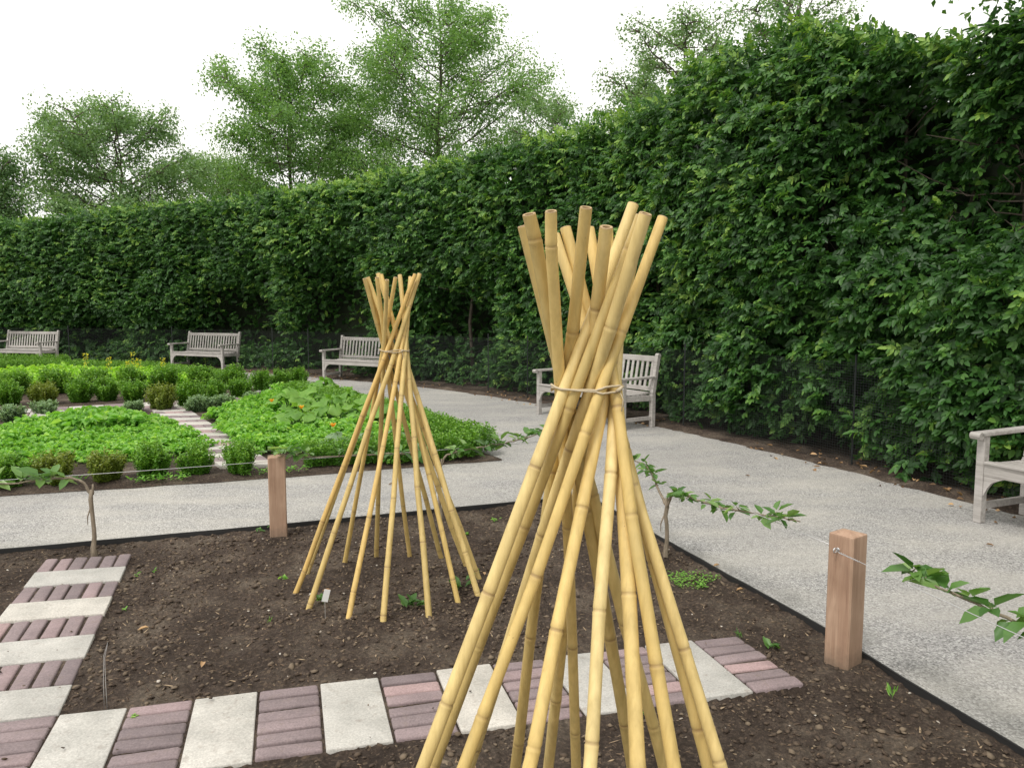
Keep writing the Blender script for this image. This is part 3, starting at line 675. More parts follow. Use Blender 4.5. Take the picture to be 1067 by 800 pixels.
# ================================================================ TREES BEHIND
def tree(name, x, y, z0, h, crown0, rad, seed, mat, label, nleaf=15000, leaf=.16, dens=1.0, shape='round', trunk_r=.18, spray=.55, vbase=.5, lean=0):
    r = random.Random(seed); rn = np.random.default_rng(seed)
    root = tag(empty(name, (x, y, z0)), label, 'tree')
    bm = bmesh.new(); L = Leaves(); tips = []
    def env(f):   # f in 0..1 up the crown
        if shape == 'round': return max(.12, math.sqrt(max(0, 1-(2*f-.80)**2/1.5)))
        if shape == 'tall': return (1-f)**.65*min(1, .55+f*2.2)+.10
        return 1-.55*f
    tp = [Vector((lean*k/8+r.gauss(0, .05)*k**.5, r.gauss(0, .05)*k**.5, h*.97*k/8)) for k in range(9)]
    tube(bm, tp, [trunk_r*(1-.112*k) for k in range(9)], 7)
    nb = int(40*dens)
    for i in range(nb):
        f = (i+r.random())/nb; z = crown0+(h-crown0)*f*.96; a = i*2.4+r.uniform(-.5, .5); ln = rad*env(f)*r.uniform(.6, .98)
        k = z/h*8; b = tp[min(int(k), 7)].lerp(tp[min(int(k)+1, 8)], k-int(k)); d = Vector((math.cos(a), math.sin(a), .0)); rise = r.uniform(.15, .95)
        pts = [b+d*ln*t_+Vector((r.gauss(0, .10), r.gauss(0, .10), rise*ln*t_**1.2+r.gauss(0, .08))) for t_ in (0, .3, .6, 1)]
        tube(bm, pts, [trunk_r*.36*(1-f*.6), trunk_r*.25*(1-f*.6), trunk_r*.14, .012], 5, False)
        for j in range(max(3, int(5.5*ln**.7))):
            t_ = r.uniform(.25, 1.02); bb = pts[0].lerp(pts[-1], t_); a2 = a+r.choice((-1, 1))*r.uniform(.4, 1.3); l2 = ln*.42*r.uniform(.5, 1.1)*(1.15-.5*t_)
            tip = bb+Vector((math.cos(a2), math.sin(a2), r.uniform(-.15, .55)))*l2
            tube(bm, [bb, bb.lerp(tip, .5)+Vector((0, 0, .05)), tip], [.03, .018, .006], 4, False)
            tips.append((tip, r.random())); tips.append((bb.lerp(tip, .55), r.random()))
    obj('trunk', bm, M['twig' if name == 'overhanging_tree' else 'bark'], root)
    per = max(6, int(nleaf*3.0)//len(tips))
    T = np.array([tuple(t_[0]) for t_ in tips]); tv = np.array([t_[1] for t_ in tips])
    n = len(T)*per; ix = np.repeat(np.arange(len(T)), per)
    sp = spray*1.2*rn.uniform(.45, 1.3, len(T))[ix]
    u = rn.normal(0, 1, (n, 3)); u = unit(u)*(rn.random((n, 1))**.45); C = T[ix]+u*np.c_[sp, sp, sp*1.0]
    D = unit(u*.6+rn.normal(0, .6, (n, 3))+np.array([0, 0, -.25])); Nn = unit(rn.normal(0, .55, (n, 3))+np.array([0, 0, 1]))
    l = leaf*.88*rn.uniform(.65, 1.2, n)
    L.add(C, D, Nn, l, l*.6, np.clip(vbase+.35*(tv[ix]-.5)+rn.normal(0, .13, n), 0, 1))
    L.build('crown', mat, root, fold=.15, four=True)
    return root
def tree_px(name, pxc, pytop, d, half, seed, mat, label, crown_frac=.35, **kw):
    p = at_depth(pxc, pytop, d); return tree(name, p.x, d, 0, p.z, p.z*crown_frac, half/FPX*d, seed, mat, label, **kw)
tree_px('broadleaf_tree', 118, 112, 36, 95, 11, M['tree_b'], 'spreading dull green tree left behind the hedge, twiggy outline', .22, nleaf=15000, spray=.55, dens=1.1, leaf=.17)
tree_px('broadleaf_tree', -22, 150, 34, 48, 12, M['tree_b'], 'dark tree at the left edge of the photo above the hedge', .25, nleaf=9000, spray=.5, vbase=.25)
tree_px('broadleaf_tree', 300, 52, 40, 92, 13, M['tree_a'], 'mid green tree with a domed top, left of the tallest tree', .25, nleaf=17000, spray=.65, dens=1.1, leaf=.18)
tree_px('broadleaf_tree', 457, -8, 42, 108, 14, M['tree_a'], 'tallest tree, bright green, rising above the hedge middle', .12, nleaf=24000, spray=.75, dens=1.5, shape='round', leaf=.18, trunk_r=.24)
tree_px('broadleaf_tree', 372, 88, 46, 60, 15, M['tree_a'], 'lower tree filling the gap between the domed and the tallest tree', .2, nleaf=12000, spray=.7)
tree_px('broadleaf_tree', 225, 165, 44, 55, 16, M['tree_b'], 'low pale tree between the twiggy tree and the domed tree', .2, nleaf=9000, spray=.6, vbase=.65)
tree_px('broadleaf_tree', 575, 96, 38, 70, 17, M['tree_b'], 'low dull tree showing just over the hedge right of the tallest tree', .2, nleaf=10000, spray=.6)
tree_px('broadleaf_tree', 710, 8, 27, 82, 18, M['tree_b'], 'thin airy tree behind the high part of the hedge', .3, nleaf=6500, spray=.42, dens=1.1, leaf=.13)
tree_px('broadleaf_tree', 838, -40, 24, 75, 19, M['tree_b'], 'sparse tree with open twigs at the top, right of the airy tree', .35, nleaf=5000, spray=.38, dens=1.1, leaf=.12)
tree_px('broadleaf_tree', 670, 62, 32, 40, 20, M['tree_b'], 'small dark tree just where the hedge steps up', .25, nleaf=6000, spray=.45, vbase=.3)
tree('overhanging_tree', 6.9, 7.3, 0, 8.0, 4.5, 2.7, 33, M['hedge'], 'leafy tree overhanging the hedge in the top right corner', nleaf=26000, leaf=.095, dens=1.25, spray=.42, vbase=.55, trunk_r=.13)

# ================================================================ BENCHES
def rect_bar(bm, a, b, w, h, bev=.004):
    a, b = Vector(a), Vector(b); d = b-a; q = d.to_track_quat('X', 'Z').to_matrix().to_4x4(); box(bm, (a+b)/2, (d.length, w, h), bev, q)
def make_bench():
    root = empty('garden_bench'); Wd, D = 1.85, .56; m = M['teak']
    for sx in (-1, 1):
        x = sx*(Wd/2-.03)
        bm = bmesh.new(); box(bm, (x, .03, .31), (.058, .058, .62), .006); obj('leg', bm, m, root)
        bm = bmesh.new(); box(bm, (x, D-.03, .215), (.058, .06, .43), .005)
        obj('leg', bm, m, root)
        bm = bmesh.new(); rect_bar(bm, (x, D-.03, .43), (x, D+.055, .92), .056, .056, .007); 
        bm2 = bm; tube(bm2, [(x-.028, D+.056, .918), (x+.028, D+.056, .918)], .029, 10); obj('back_post', bm, m, root)
        bm = bmesh.new(); rect_bar(bm, (x, -.045, .635), (x, D+.005, .645), .075, .032, .008)
        tube(bm, [(x-.0375, -.045, .626), (x+.0375, -.045, .626)], .026, 10); obj('armrest', bm, m, root)
        bm = bmesh.new(); rect_bar(bm, (x, .06, .12), (x, D-.06, .12), .028, .05); obj('stretcher', bm, m, root)
        bm = bmesh.new(); rect_bar(bm, (x, .06, .385), (x, D-.06, .375), .03, .07); obj('side_rail', bm, m, root)
    bm = bmesh.new(); rect_bar(bm, (-Wd/2+.06, .02, .385), (Wd/2-.06, .02, .385), .03, .085)
    b2 = bmesh.new(); rect_bar(b2, (-Wd/2+.06, D-.05, .375), (Wd/2-.06, D-.05, .375), .03, .07); obj('rear_rail', b2, m, root)
    for sx in (-1, 1):     # curved brackets
        c = [(0, 0), (.15, 0), (.10, -.02), (.055, -.045), (.025, -.09), (0, -.15)]
        fr = [bm.verts.new((sx*(Wd/2-.062-a), .008, .345+b)) for a, b in c]; bk = [bm.verts.new((sx*(Wd/2-.062-a), .032, .345+b)) for a, b in c]
        bm.faces.new(fr); bm.faces.new(bk[::-1])
        for i in range(len(c)): bm.faces.new((fr[i], bk[i], bk[(i+1) % len(c)], fr[(i+1) % len(c)]))
    obj('apron', bm, m, root)
    bm = bmesh.new(); n = 7
    for k in range(n):
        y = .01+k*(D-.075)/(n-1); z = .437-.022*math.sin(PI*k/(n-1)); box(bm, (0, y+.01, z), (Wd-.125 if k else Wd-.13, .058, .02), .004)
    obj('seat', bm, m, root)
    bm = bmesh.new()
    def yb(z): return D-.03+(z-.43)*.085/.49
    rect_bar(bm, (-Wd/2+.055, yb(.875), .872), (Wd/2-.055, yb(.875), .872), .036, .075, .008)
    rect_bar(bm, (-Wd/2+.055, yb(.50), .49), (Wd/2-.055, yb(.50), .49), .034, .055, .005)
    n = 19
    for k in range(n):
        x = -Wd/2+.10+k*(Wd-.20)/(n-1); rect_bar(bm, (x, yb(.51), .505), (x, yb(.85), .85), .042, .016, .003)
    obj('backrest', bm, m, root)
    return root
BN = [(-13.44, 20.323, -.304, 'weathered grey teak bench at the far left edge of the photo'),
      (-7.965, 18.952, -.46, 'weathered grey teak bench in full view, second from the left'),
      (-3.30, 15.72, -.541, 'weathered grey teak bench partly behind the far bamboo teepee'),
      (.866, 10.063, -.982, 'weathered grey teak bench crossed by the near bamboo teepee'),
      (3.640, 4.40, -1.17, 'weathered grey teak bench cut by the right edge of the photo')]
bench0 = make_bench()
for i, (x, y, a, lb) in enumerate(BN):
    b = bench0 if i == 0 else dup(bench0)
    b.location = (x, y, 0); b.rotation_euler = (0, 0, a); tag(b, lb, 'bench', 'garden benches along the hedge')

# ================================================================ BAMBOO TEEPEES
def bamboo(root, foot, top, r0, r1, seed, end=True):
    r = random.Random(seed); foot, top = Vector(foot), Vector(top); ax = (top-foot); Lg = ax.length; ax.normalize()
    a = ax.orthogonal().normalized(); b = ax.cross(a); n = 16
    bend = r.uniform(-.006, .006); bdir = a*math.cos(r.random()*6)+b*math.sin(r.random()*6)
    nodes = []; s = r.uniform(.03, .2)
    while s < Lg-.03: nodes.append(s); s += r.uniform(.22, .40)
    st = {0.0, Lg}
    for q in nodes:
        for e in (-.05, -.022, -.010, -.005, -.0015, .0015, .006, .013, .03): st.add(min(max(q+e, 0), Lg))
    s = 0
    while s < Lg: st.add(s); s += .07
    off = [(0, Vector())]+[(q, a*r.gauss(0, .0022)+b*r.gauss(0, .0022)) for q in nodes]+[(Lg, Vector())]
    def kink(s):
        for (s0, v0), (s1, v1) in zip(off[:-1], off[1:]):
            if s <= s1: return v0.lerp(v1, (s-s0)/max(s1-s0, 1e-6))
        return Vector()
    st = sorted(st); st = [x for i, x in enumerate(st) if i == 0 or x-st[i-1] > 6e-4]
    V = []; A = []
    for s in st:
        f = s/Lg; rad = r0+(r1-r0)*f; d = min([(abs(s-q), s-q) for q in nodes] or [(9, 9)])
        e = d[1]; k = 0
        if abs(e) < .0021: k = -.030
        elif -.0125 < e < 0: k = .065*(1-abs(e+.0055)/.009)
        elif 0 < e < .016: k = .05*(1-abs(e-.006)/.011)
        k = max(k, -.05)+.02*max(0, 1-d[0]/.055)
        side = 1 if len(nodes) % 2 else -1
        c = foot+ax*s+bdir*bend*math.sin(PI*f)+kink(s)
        rr = rad*(1+k)*(1+.02*math.sin(s*5+seed))
        for j in range(n):
            an = 2*PI*j/n; V.append(c+(a*math.cos(an)+b*math.sin(an))*rr); A.append(min(d[0]/.045, 1)*(1 if e > 0 else 1))
    m_ = len(st); F_ = [(i*n+j, i*n+(j+1) % n, (i+1)*n+(j+1) % n, (i+1)*n+j) for i in range(m_-1) for j in range(n)]
    # v is 0 at a ring and 1 away from it
    A = [x for x in A]
    o = np_mesh('bamboo_pole', np.array([tuple(v_) for v_ in V]), np.array(F_), M['bamboo'], root, v=np.array(A), smooth=True)
    for (c, sg, rd) in ((foot, -1, r0), (top, 1, r1)):
        bm = bmesh.new()
        tt = Vector(c); depth = .028 if (sg > 0 and end) else .004; ri = rd*r.uniform(.55, .68)
        rg = []
        for (rad, dz) in ((rd*.985, .0), (rd*.93, .0018), (ri, .0012), (ri*.97, -depth)):
            rg.append([bm.verts.new(tt+ax*sg*dz+(a*math.cos(2*PI*j/n)+b*math.sin(2*PI*j/n)*sg)*rad) for j in range(n)])
        for p_, q_ in zip(rg[:-1], rg[1:]):
            for j in range(n): bm.faces.new((p_[j], p_[(j+1) % n], q_[(j+1) % n], q_[j]))
        bm.faces.new(rg[-1]); obj('cut_end', bm, M['bamboo_end'], o)
    return o
def hull2(P):
    P = sorted(set(map(tuple, P)))
    def half(Q):
        h = []
        for p in Q:
            while len(h) > 1 and (h[-1][0]-h[-2][0])*(p[1]-h[-2][1])-(h[-1][1]-h[-2][1])*(p[0]-h[-2][0]) <= 0: h.pop()
            h.append(p)
        return h
    return half(P)[:-1]+half(P[::-1])[:-1]
def teepee(poles, C, zt, r0, r1, label, seed):
    root = tag(empty('bamboo_teepee', (C[0], C[1], 0)), label, 'plant support', 'bamboo teepees in the soil bed')
    circ = []
    for i, (fx, fy, tx, ty, tz) in enumerate(poles):
        f = Vector((fx-C[0], fy-C[1], 0)); t = Vector((tx-C[0], ty-C[1], tz)); d = t-f
        foot = f-d*(.07/d.z); k = random.Random(seed+i).uniform(.88, 1.1); bamboo(root, foot, t, r0*k, r1*k, seed+i)
        for zz in (zt,):
            p = f+d*(zz/tz)
            for q in range(12): circ.append((p.x+(r1*1.12+.0022)*math.cos(q*PI/6), p.y+(r1*1.12+.0022)*math.sin(q*PI/6)))
    H = hull2(circ); H = [Vector((x, y, 0)) for x, y in H]
    # resample the hull and wind the twine round it
    per = []; 
    for a, b in zip(H, H[1:]+H[:1]):
        for k in range(4): per.append(a.lerp(b, k/4))
    bm = bmesh.new(); r = random.Random(seed)
    for w_ in range(2):
        pts = [p+Vector((0, 0, zt+.006*(w_-.5)+.004*math.sin(i*.21+w_*2)+r.gauss(0, .0004))) for i, p in enumerate(per)]
        tube(bm, pts+[pts[0]], .0024, 6)
    fr = min(per, key=lambda p: p.y-p.x*.6)+Vector((0, -.002, zt))
    tube(bm, [fr+Vector((-.006, -.003, -.005)), fr+Vector((0, -.006, 0)), fr+Vector((.007, -.003, .006))], [.003, .0042, .003], 8)
    tube(bm, [fr, fr+Vector((.008, -.01, -.02)), fr+Vector((.005, -.012, -.045))], .0013, 5)
    obj('twine', bm, M['twine'], root, True)
    return root
teepee(NEAR_POLES, (.135, 1.62), 1.335, .0155, .0126, 'large bamboo pole teepee close to the viewer, tied with pale twine', 40)
teepee(FAR_POLES, (-.68, 4.024), 1.285, .0155, .0118, 'smaller looking bamboo pole teepee farther back in the bare soil', 80)

# ================================================================ POSTS AND WIRES
def make_post(x, y, h, w, rz, label):
    root = tag(empty('wooden_post', (x, y, 0), rz), label, 'post', 'short square cedar posts round the bed')
    bm = bmesh.new(); hh = w/2; ch = .006
    prof = [(-hh+ch, -hh), (hh-ch, -hh), (hh, -hh+ch), (hh, hh-ch), (hh-ch, hh), (-hh+ch, hh), (-hh, hh-ch), (-hh, -hh+ch)]
    lv = [[bm.verts.new((a*k, b*k, z)) for a, b in prof] for z, k in ((-.15, 1), (h-.022, 1), (h-.016, .985))]
    for p_, q_ in zip(lv[:-1], lv[1:]):
        for j in range(8): bm.faces.new((p_[j], p_[(j+1) % 8], q_[(j+1) % 8], q_[j]))
    ap = bm.verts.new((0, 0, h))
    for j in range(8): bm.faces.new((lv[-1][j], lv[-1][(j+1) % 8], ap))
    bm.faces.new(lv[0][::-1]); obj('post_body', bm, M['cedar'], root)
    return root
def ring(bm, c, axis, R, r, n=18):
    axis = Vector(axis).normalized(); a = axis.orthogonal().normalized(); b = axis.cross(a)
    pts = [Vector(c)+(a*math.cos(2*PI*k/n)+b*math.sin(2*PI*k/n))*R for k in range(n+1)]; tube(bm, pts, r, 6, False)
PA = (1.425, 3.115); PB = (-1.572, 4.955); PC = (.56, 5.83); PD = (1.93, .95); PE = (-4.3, 4.03)
posts = [(PA, .575, .112, .62, 'cedar post standing at the gravel edge on the right, pointed top'), (PB, .545, .112, .30, 'cedar post left of the far bamboo teepee with leaves on its top'),
         (PC, .55, .112, .45, 'cedar post at the far corner of the bed, hidden behind the near bamboo teepee')]
for (p, h, w, rz, lb) in posts: 
    o = make_post(p[0], p[1], h, w, rz, lb)
    if p is PA:
        bm = bmesh.new(); q = Matrix.Rotation(-rz, 3, 'Z')
        # eye bolt on the face towards the wire
        tube(bm, [(-.052, .01, .497), (-.070, .01, .497)], .0035, 8)
        ring(bm, (-.078, .01, .497), (.1, 1, 0), .010, .0028); ring(bm, (-.0575, .01, .497), (1, 0, 0), .006, .003); obj('eye_bolt', bm, M['wire'], o, True)
def wire_run(a, b, label, sag=.01, extra=None):
    bm = bmesh.new(); a, b = Vector(a), Vector(b); n = 14
    pts = [a.lerp(b, k/n)-Vector((0, 0, sag*4*(k/n)*(1-k/n))) for k in range(n+1)]; tube(bm, pts, .0016, 6)
    if extra is not None:
        d = (b-a).normalized(); up = Vector((0, 0, 1)); sd = d.cross(up)
        for k in range(40):
            pass
        pts = [a+d*(.02+.12*k/40)+(up*math.cos(k*1.6)+sd*math.sin(k*1.6))*.0035 for k in range(41)]; tube(bm, pts, .0012, 5)
    o = obj('training_wire', bm, M['wire'], None, True); tag(o, label, 'wire'); return o
HW = .50
wire_run((PA[0]-.069, PA[1]-.045, .497), (PD[0], PD[1], HW), 'thin steel wire running from the right post towards the viewer', .004, True)
wire_run((PA[0]-.05, PA[1]+.02, .497), (PC[0]+.03, PC[1]-.05, HW), 'thin steel wire along the right side of the bed behind the near teepee')
wire_run((PB[0]+.05, PB[1]+.02, HW), (PC[0]-.05, PC[1], HW), 'thin steel wire from the left post passing behind the far teepee')
wire_run((PB[0]-.05, PB[1]-.03, HW), (PE[0], PE[1], HW-.01), 'thin steel wire from the left post to the left edge of the photo')

# ================================================================ ESPALIERED APPLE TREES
def espalier(base, hb, arms, label, seed, tr=.014):
    """arms: list of (list of offset points, leaf_range, nclusters, leafsize)"""
    r = random.Random(seed); root = tag(empty('espalier_apple_tree', (base[0], base[1], 0)), label, 'fruit tree', 'young espaliered apple trees on the wires')
    bm = bmesh.new(); pts = [Vector((r.gauss(0, .004), r.gauss(0, .004), -.08+(hb+.08)*k/8)) for k in range(9)]; pts[0] = Vector((0, 0, -.08))
    tube(bm, pts, [tr*1.5, tr*1.45, tr*1.2, tr, tr*.95, tr*.92, tr*.95, tr*1.05, tr*.8], 9)
    tube(bm, [pts[-1]+Vector((.006, 0, -.03)), pts[-1]+Vector((.010, 0, .035))], [tr*.6, tr*.42], 7)
    tube(bm, [pts[6]+Vector((-.01, 0, 0)), pts[6]+Vector((-.028, 0, -.05)), pts[6]+Vector((-.028, -.004, -.10))], [tr*.35, tr*.3, tr*.12], 6)
    obj('trunk', bm, M['apple_bark'], root, True)
    L = Leaves()
    for (P, lr, ncl, ls) in arms:
        P = [Vector(p) for p in P]; C = catmull([tuple(p) for p in P], 6); C = [Vector(tuple(c)) for c in C]; n = len(C)
        C = [c+Vector((r.gauss(0, .0025), r.gauss(0, .0025), r.gauss(0, .003))) if 0 < i < n-1 else c for i, c in enumerate(C)]
        bm = bmesh.new(); tube(bm, C, [tr*.72*(1-.72*i/n) for i in range(n)], 7)
        for k in range(ncl):
            f = lr[0]+(lr[1]-lr[0])*(k+.5)/ncl+r.uniform(-.02, .02); f = min(f, .999); c = C[int(f*(n-1))]; az = r.uniform(0, 6.28)
            sp = c+Vector((math.cos(az)*.02, math.sin(az)*.02, r.uniform(-.012, .03))); tube(bm, [c, sp], [.004, .0025], 5)
            m_ = r.randint(4, 7); light = r.random() < .55
            if k == ncl-1: m_ += 3; light = True
            for q in range(m_):
                a = az+q*2.4+r.gauss(0, .3); el_ = r.uniform(-.5, .9); d = Vector((math.cos(a)*math.cos(el_), math.sin(a)*math.cos(el_), math.sin(el_)))
                l = ls*r.uniform(.55, 1.15); p0 = sp+d*.012
                L.add([p0], [d], [Vector((r.gauss(0, .3), r.gauss(0, .3), 1))-d*.3], l, l*r.uniform(.48, .62), min(max((.70 if light else .42)+r.gauss(0, .15), 0), 1))
        obj('branch', bm, M['apple_bark'], root, True)
    L.build('leaves', M['apple'], root, fold=.18, droop=.22)
    return root
def rel(base, pts):
    """points given as (distance along the edge direction, height) """
    return pts
def along(base, target, seq):
    d = (Vector((target[0], target[1], 0))-Vector((base[0], base[1], 0))).normalized()
    return [(d.x*s, d.y*s, z) for s, z in seq]
e1 = (-2.59, 4.55); e2 = (-.52, 5.34); e3 = (.945, 4.50); e4 = (1.80, 1.95)
espalier(e1, .40, [(along(e1, PE, [(0, .36), (.05, .455), (.16, .485), (.35, .47), (.6, .47), (1.0, .49)]), (.30, 1), 7, .125)], 'leafless trunk of a young espalier at the left, arm bent left along the wire', 5, .013)
espalier(e2, .40, [(along(e2, PC, [(0, .36), (.05, .45), (.16, .48), (.4, .50), (.62, .53), (.80, .56), (.92, .58)]), (.25, 1), 15, .09), (along(e2, PB, [(0, .36), (.06, .45), (.2, .49), (.5, .50), (.9, .51), (1.1, .55)]), (.2, 1), 13, .085)], 'young espalier behind the far bamboo teepee, leafy arms along the wire', 6, .012)
espalier(e3, .36, [(along(e3, PA, [(0, .30), (.05, .385), (.14, .425), (.36, .43), (.62, .45), (.95, .50), (1.17, .53)]), (.24, 1), 14, .078), (along(e3, PC, [(0, .30), (.10, .38), (.22, .47), (.36, .50), (.7, .5)]), (.3, 1), 7, .075)], 'young espalier at the gravel edge right of the near bamboo teepee', 7, .013)
espalier(e4, .40, [(along(e4, PA, [(0, .37), (.08, .45), (.25, .475), (.5, .482), (.80, .49), (.93, .50)]), (.16, 1), 14, .10), (along(e4, PD, [(0, .37), (.1, .46), (.4, .49), (.7, .5)]), (.2, 1), 6, .09)], 'young espalier reaching in from the lower right edge of the photo', 8, .014)
# loose leaves lying over the left post belong to the arm of the second espalier
L = Leaves()
for k in range(11):
    a = random.uniform(0, 6.28); L.add([(PB[0]-.02+random.uniform(-.06, .12), PB[1]-.02+random.uniform(-.05, .05), .555+random.uniform(0, .03))], [(math.cos(a), math.sin(a), .15)], [(0, .2, 1)], random.uniform(.07, .11), .042, random.uniform(.5, 1))
ob = L.build('shoot', M['apple'], fold=.15, droop=.25); tag(ob, 'pale leafy shoot tip resting on top of the left cedar post', 'shoot')

# ================================================================ KITCHEN GARDEN PLANTS
def shrub_proto(name, R, h, nsp, seed, mat, leafL=.022, upright=1.0, vbase=.5, per=12):
    r = np.random.default_rng(seed); root = empty(name); L = Leaves()
    nt_ = 34; ta = r.uniform(0, 2*PI, nt_); tr_ = R*np.sqrt(r.random(nt_))*.92; th = r.uniform(.72, 1.12, nt_); ti = r.integers(0, nt_, nsp)
    tx = tr_[ti]*np.cos(ta[ti])+r.normal(0, R*.10, nsp); ty = tr_[ti]*np.sin(ta[ti])+r.normal(0, R*.10, nsp); a = np.arctan2(ty, tx); ro = np.hypot(tx, ty); ht = th[ti]* h*(.70+.36*r.random(nsp))*(1-.20*(ro/R)**2.5)
    lean = (ro/R)*.22*upright+.03; dark = r.random(nsp)
    lobes = 1+.18*np.sin(a*3+seed)+.13*np.sin(a*7+seed*2)
    for k in range(per):
        f = (k+.6)/per; z = ht*(.03+.97*f); rr = ro*lobes*(.58+.46*f**.8)*(1+lean*f*.4); x = rr*np.cos(a)+r.normal(0, .006, nsp); y = rr*np.sin(a)+r.normal(0, .006, nsp)
        for q in range(2):
            an = r.uniform(0, 2*PI, nsp); D = np.c_[np.cos(an), np.sin(an), r.uniform(.2, 1.4, nsp)]; l = leafL*r.uniform(.7, 1.25, nsp)
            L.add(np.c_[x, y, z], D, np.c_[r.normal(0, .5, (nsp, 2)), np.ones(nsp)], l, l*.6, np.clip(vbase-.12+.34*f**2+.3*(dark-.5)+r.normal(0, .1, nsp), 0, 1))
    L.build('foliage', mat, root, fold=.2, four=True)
    bm = bmesh.new()
    for k in range(9):
        an = k*2.4; rr = R*.6*random.random(); tube(bm, [(0, 0, -.03), (rr*.5*math.cos(an), rr*.5*math.sin(an), h*.3), (rr*math.cos(an), rr*math.sin(an), h*.75)], [.007, .005, .002], 5)
    obj('stem', bm, M['twig'], root); return root
bx = [shrub_proto('box_shrub', .15, .30, 420, 200+k, M['box'], .024) for k in range(3)]+[shrub_proto('box_shrub', .14, .29, 400, 210, M['box_warm'], .024)]
hb = [shrub_proto('herb_mound', .17, .24, 330, 220+k, M['sage'], .034, 1.6) for k in range(2)]
first = {}
def put(proto, px, py, wpx, label, cat, group, hs=1.0, z=.03, wp=.30, xy=None, rsc=1.0):
    x, y = ground(px, py) if xy is None else xy; dist = y
    sc = wpx/FPX*dist/wp if wpx else rsc
    if id(proto) not in first: first[id(proto)] = 1; o = proto
    else: o = dup(proto)
    o.location = (x, y, z); o.rotation_euler = (0, 0, random.uniform(0, 6.28)); o.scale = (sc, sc, sc*hs); tag(o, label, cat, group); return o
B = lambda i=None: bx[random.randrange(3) if i is None else i]
G1 = 'box shrubs edging the salad bed in front'
put(B(0), 250, 497, 31, 'upright box shrub right of the brick path end, nearest the left post', 'shrub', G1, 1.15)
put(B(1), 206, 498, 32, 'box shrub just left of the brick path end', 'shrub', G1, 1.05)
put(B(2), 161, 500, 38, 'box shrub second left of the brick path end', 'shrub', G1, .95)
put(bx[3], 111, 505, 36, 'yellowish box shrub third left of the brick path end', 'shrub', G1, .95)
put(bx[3], 57, 508, 40, 'yellowish box shrub behind the bent espalier arm', 'shrub', G1, .9)
put(B(), 8, 512, 40, 'box shrub at the left edge of the photo behind espalier leaves', 'shrub', G1, .9)
put(bx[3], 169, 431, 27, 'bronze green box shrub standing alone at the head of the brick path', 'shrub', 'box shrubs beside the cross path', 1.15)
for (px, py, w, lb) in [(139, 421, 24, 'box shrub behind the grey herb mound left of the path head'), (84, 422, 27, 'box shrub behind the salad bed, near the middle of the cross path'), (112, 420, 25, 'box shrub next to the pavers behind the tall salad leaves'),
                        (197, 427, 28, 'box shrub right of the bronze shrub at the path head'), (223, 422, 25, 'box shrub second right of the bronze shrub'), (251, 417, 22, 'box shrub third right of the bronze shrub'),
                        (12, 425, 26, 'box shrub on the cross path at the left edge of the photo')]:
    put(B(), px, py, w, lb, 'shrub', 'box shrubs beside the cross path')
put(bx[3], 47, 424, 26, 'bronze tinged box shrub behind the left grey herb mound', 'shrub', 'box shrubs beside the cross path')
for (px, py, w, lb) in [(11, 442, 28, 'grey green herb mound at the left edge on the cross path'), (48, 436, 27, 'grey green herb mound in front of the bronze tinged shrub'), (139, 433, 22, 'grey green herb mound left of the bronze shrub'), (207, 432, 28, 'grey green herb mound right of the brick path head'), (234, 429, 26, 'grey green herb mound beside the right salad bed corner'), (262, 424, 22, 'small grey herb mound at the back of the right bed')]:
    put(hb[random.randrange(2)], px, py, w*.85, lb, 'herb', 'grey herb mounds by the cross path', wp=.34)
G3 = 'row of box shrubs beyond the cross path'
row3 = [(-5.15, 13.95), (-5.7, 13.75), (-6.25, 13.55), (-6.8, 13.4), (-7.4, 13.25), (-8.0, 13.1), (-8.6, 12.95), (-9.2, 12.7), (-9.8, 12.3), (-10.4, 11.9)]
ORD = ['first', 'second', 'third', 'fourth', 'fifth', 'sixth', 'seventh', 'eighth', 'ninth', 'tenth']
for i, q in enumerate(row3): put(B(), 0, 0, 0, ORD[i]+' box shrub from the right end of the row beyond the cross path', 'shrub', G3, 1.0, xy=q, rsc=1.55*random.uniform(.92, 1.06), z=.03)
G4 = 'box shrubs at the top of the right salad bed'
for (px, py, w, wd) in [(273, 407, 22, 'leftmost'), (292, 404, 20, 'middle'), (311, 402, 20, 'rightmost')]:
    put(B(), px, py+2, w, wd+' of three small box shrubs along the top end of the right salad bed', 'shrub', G4)

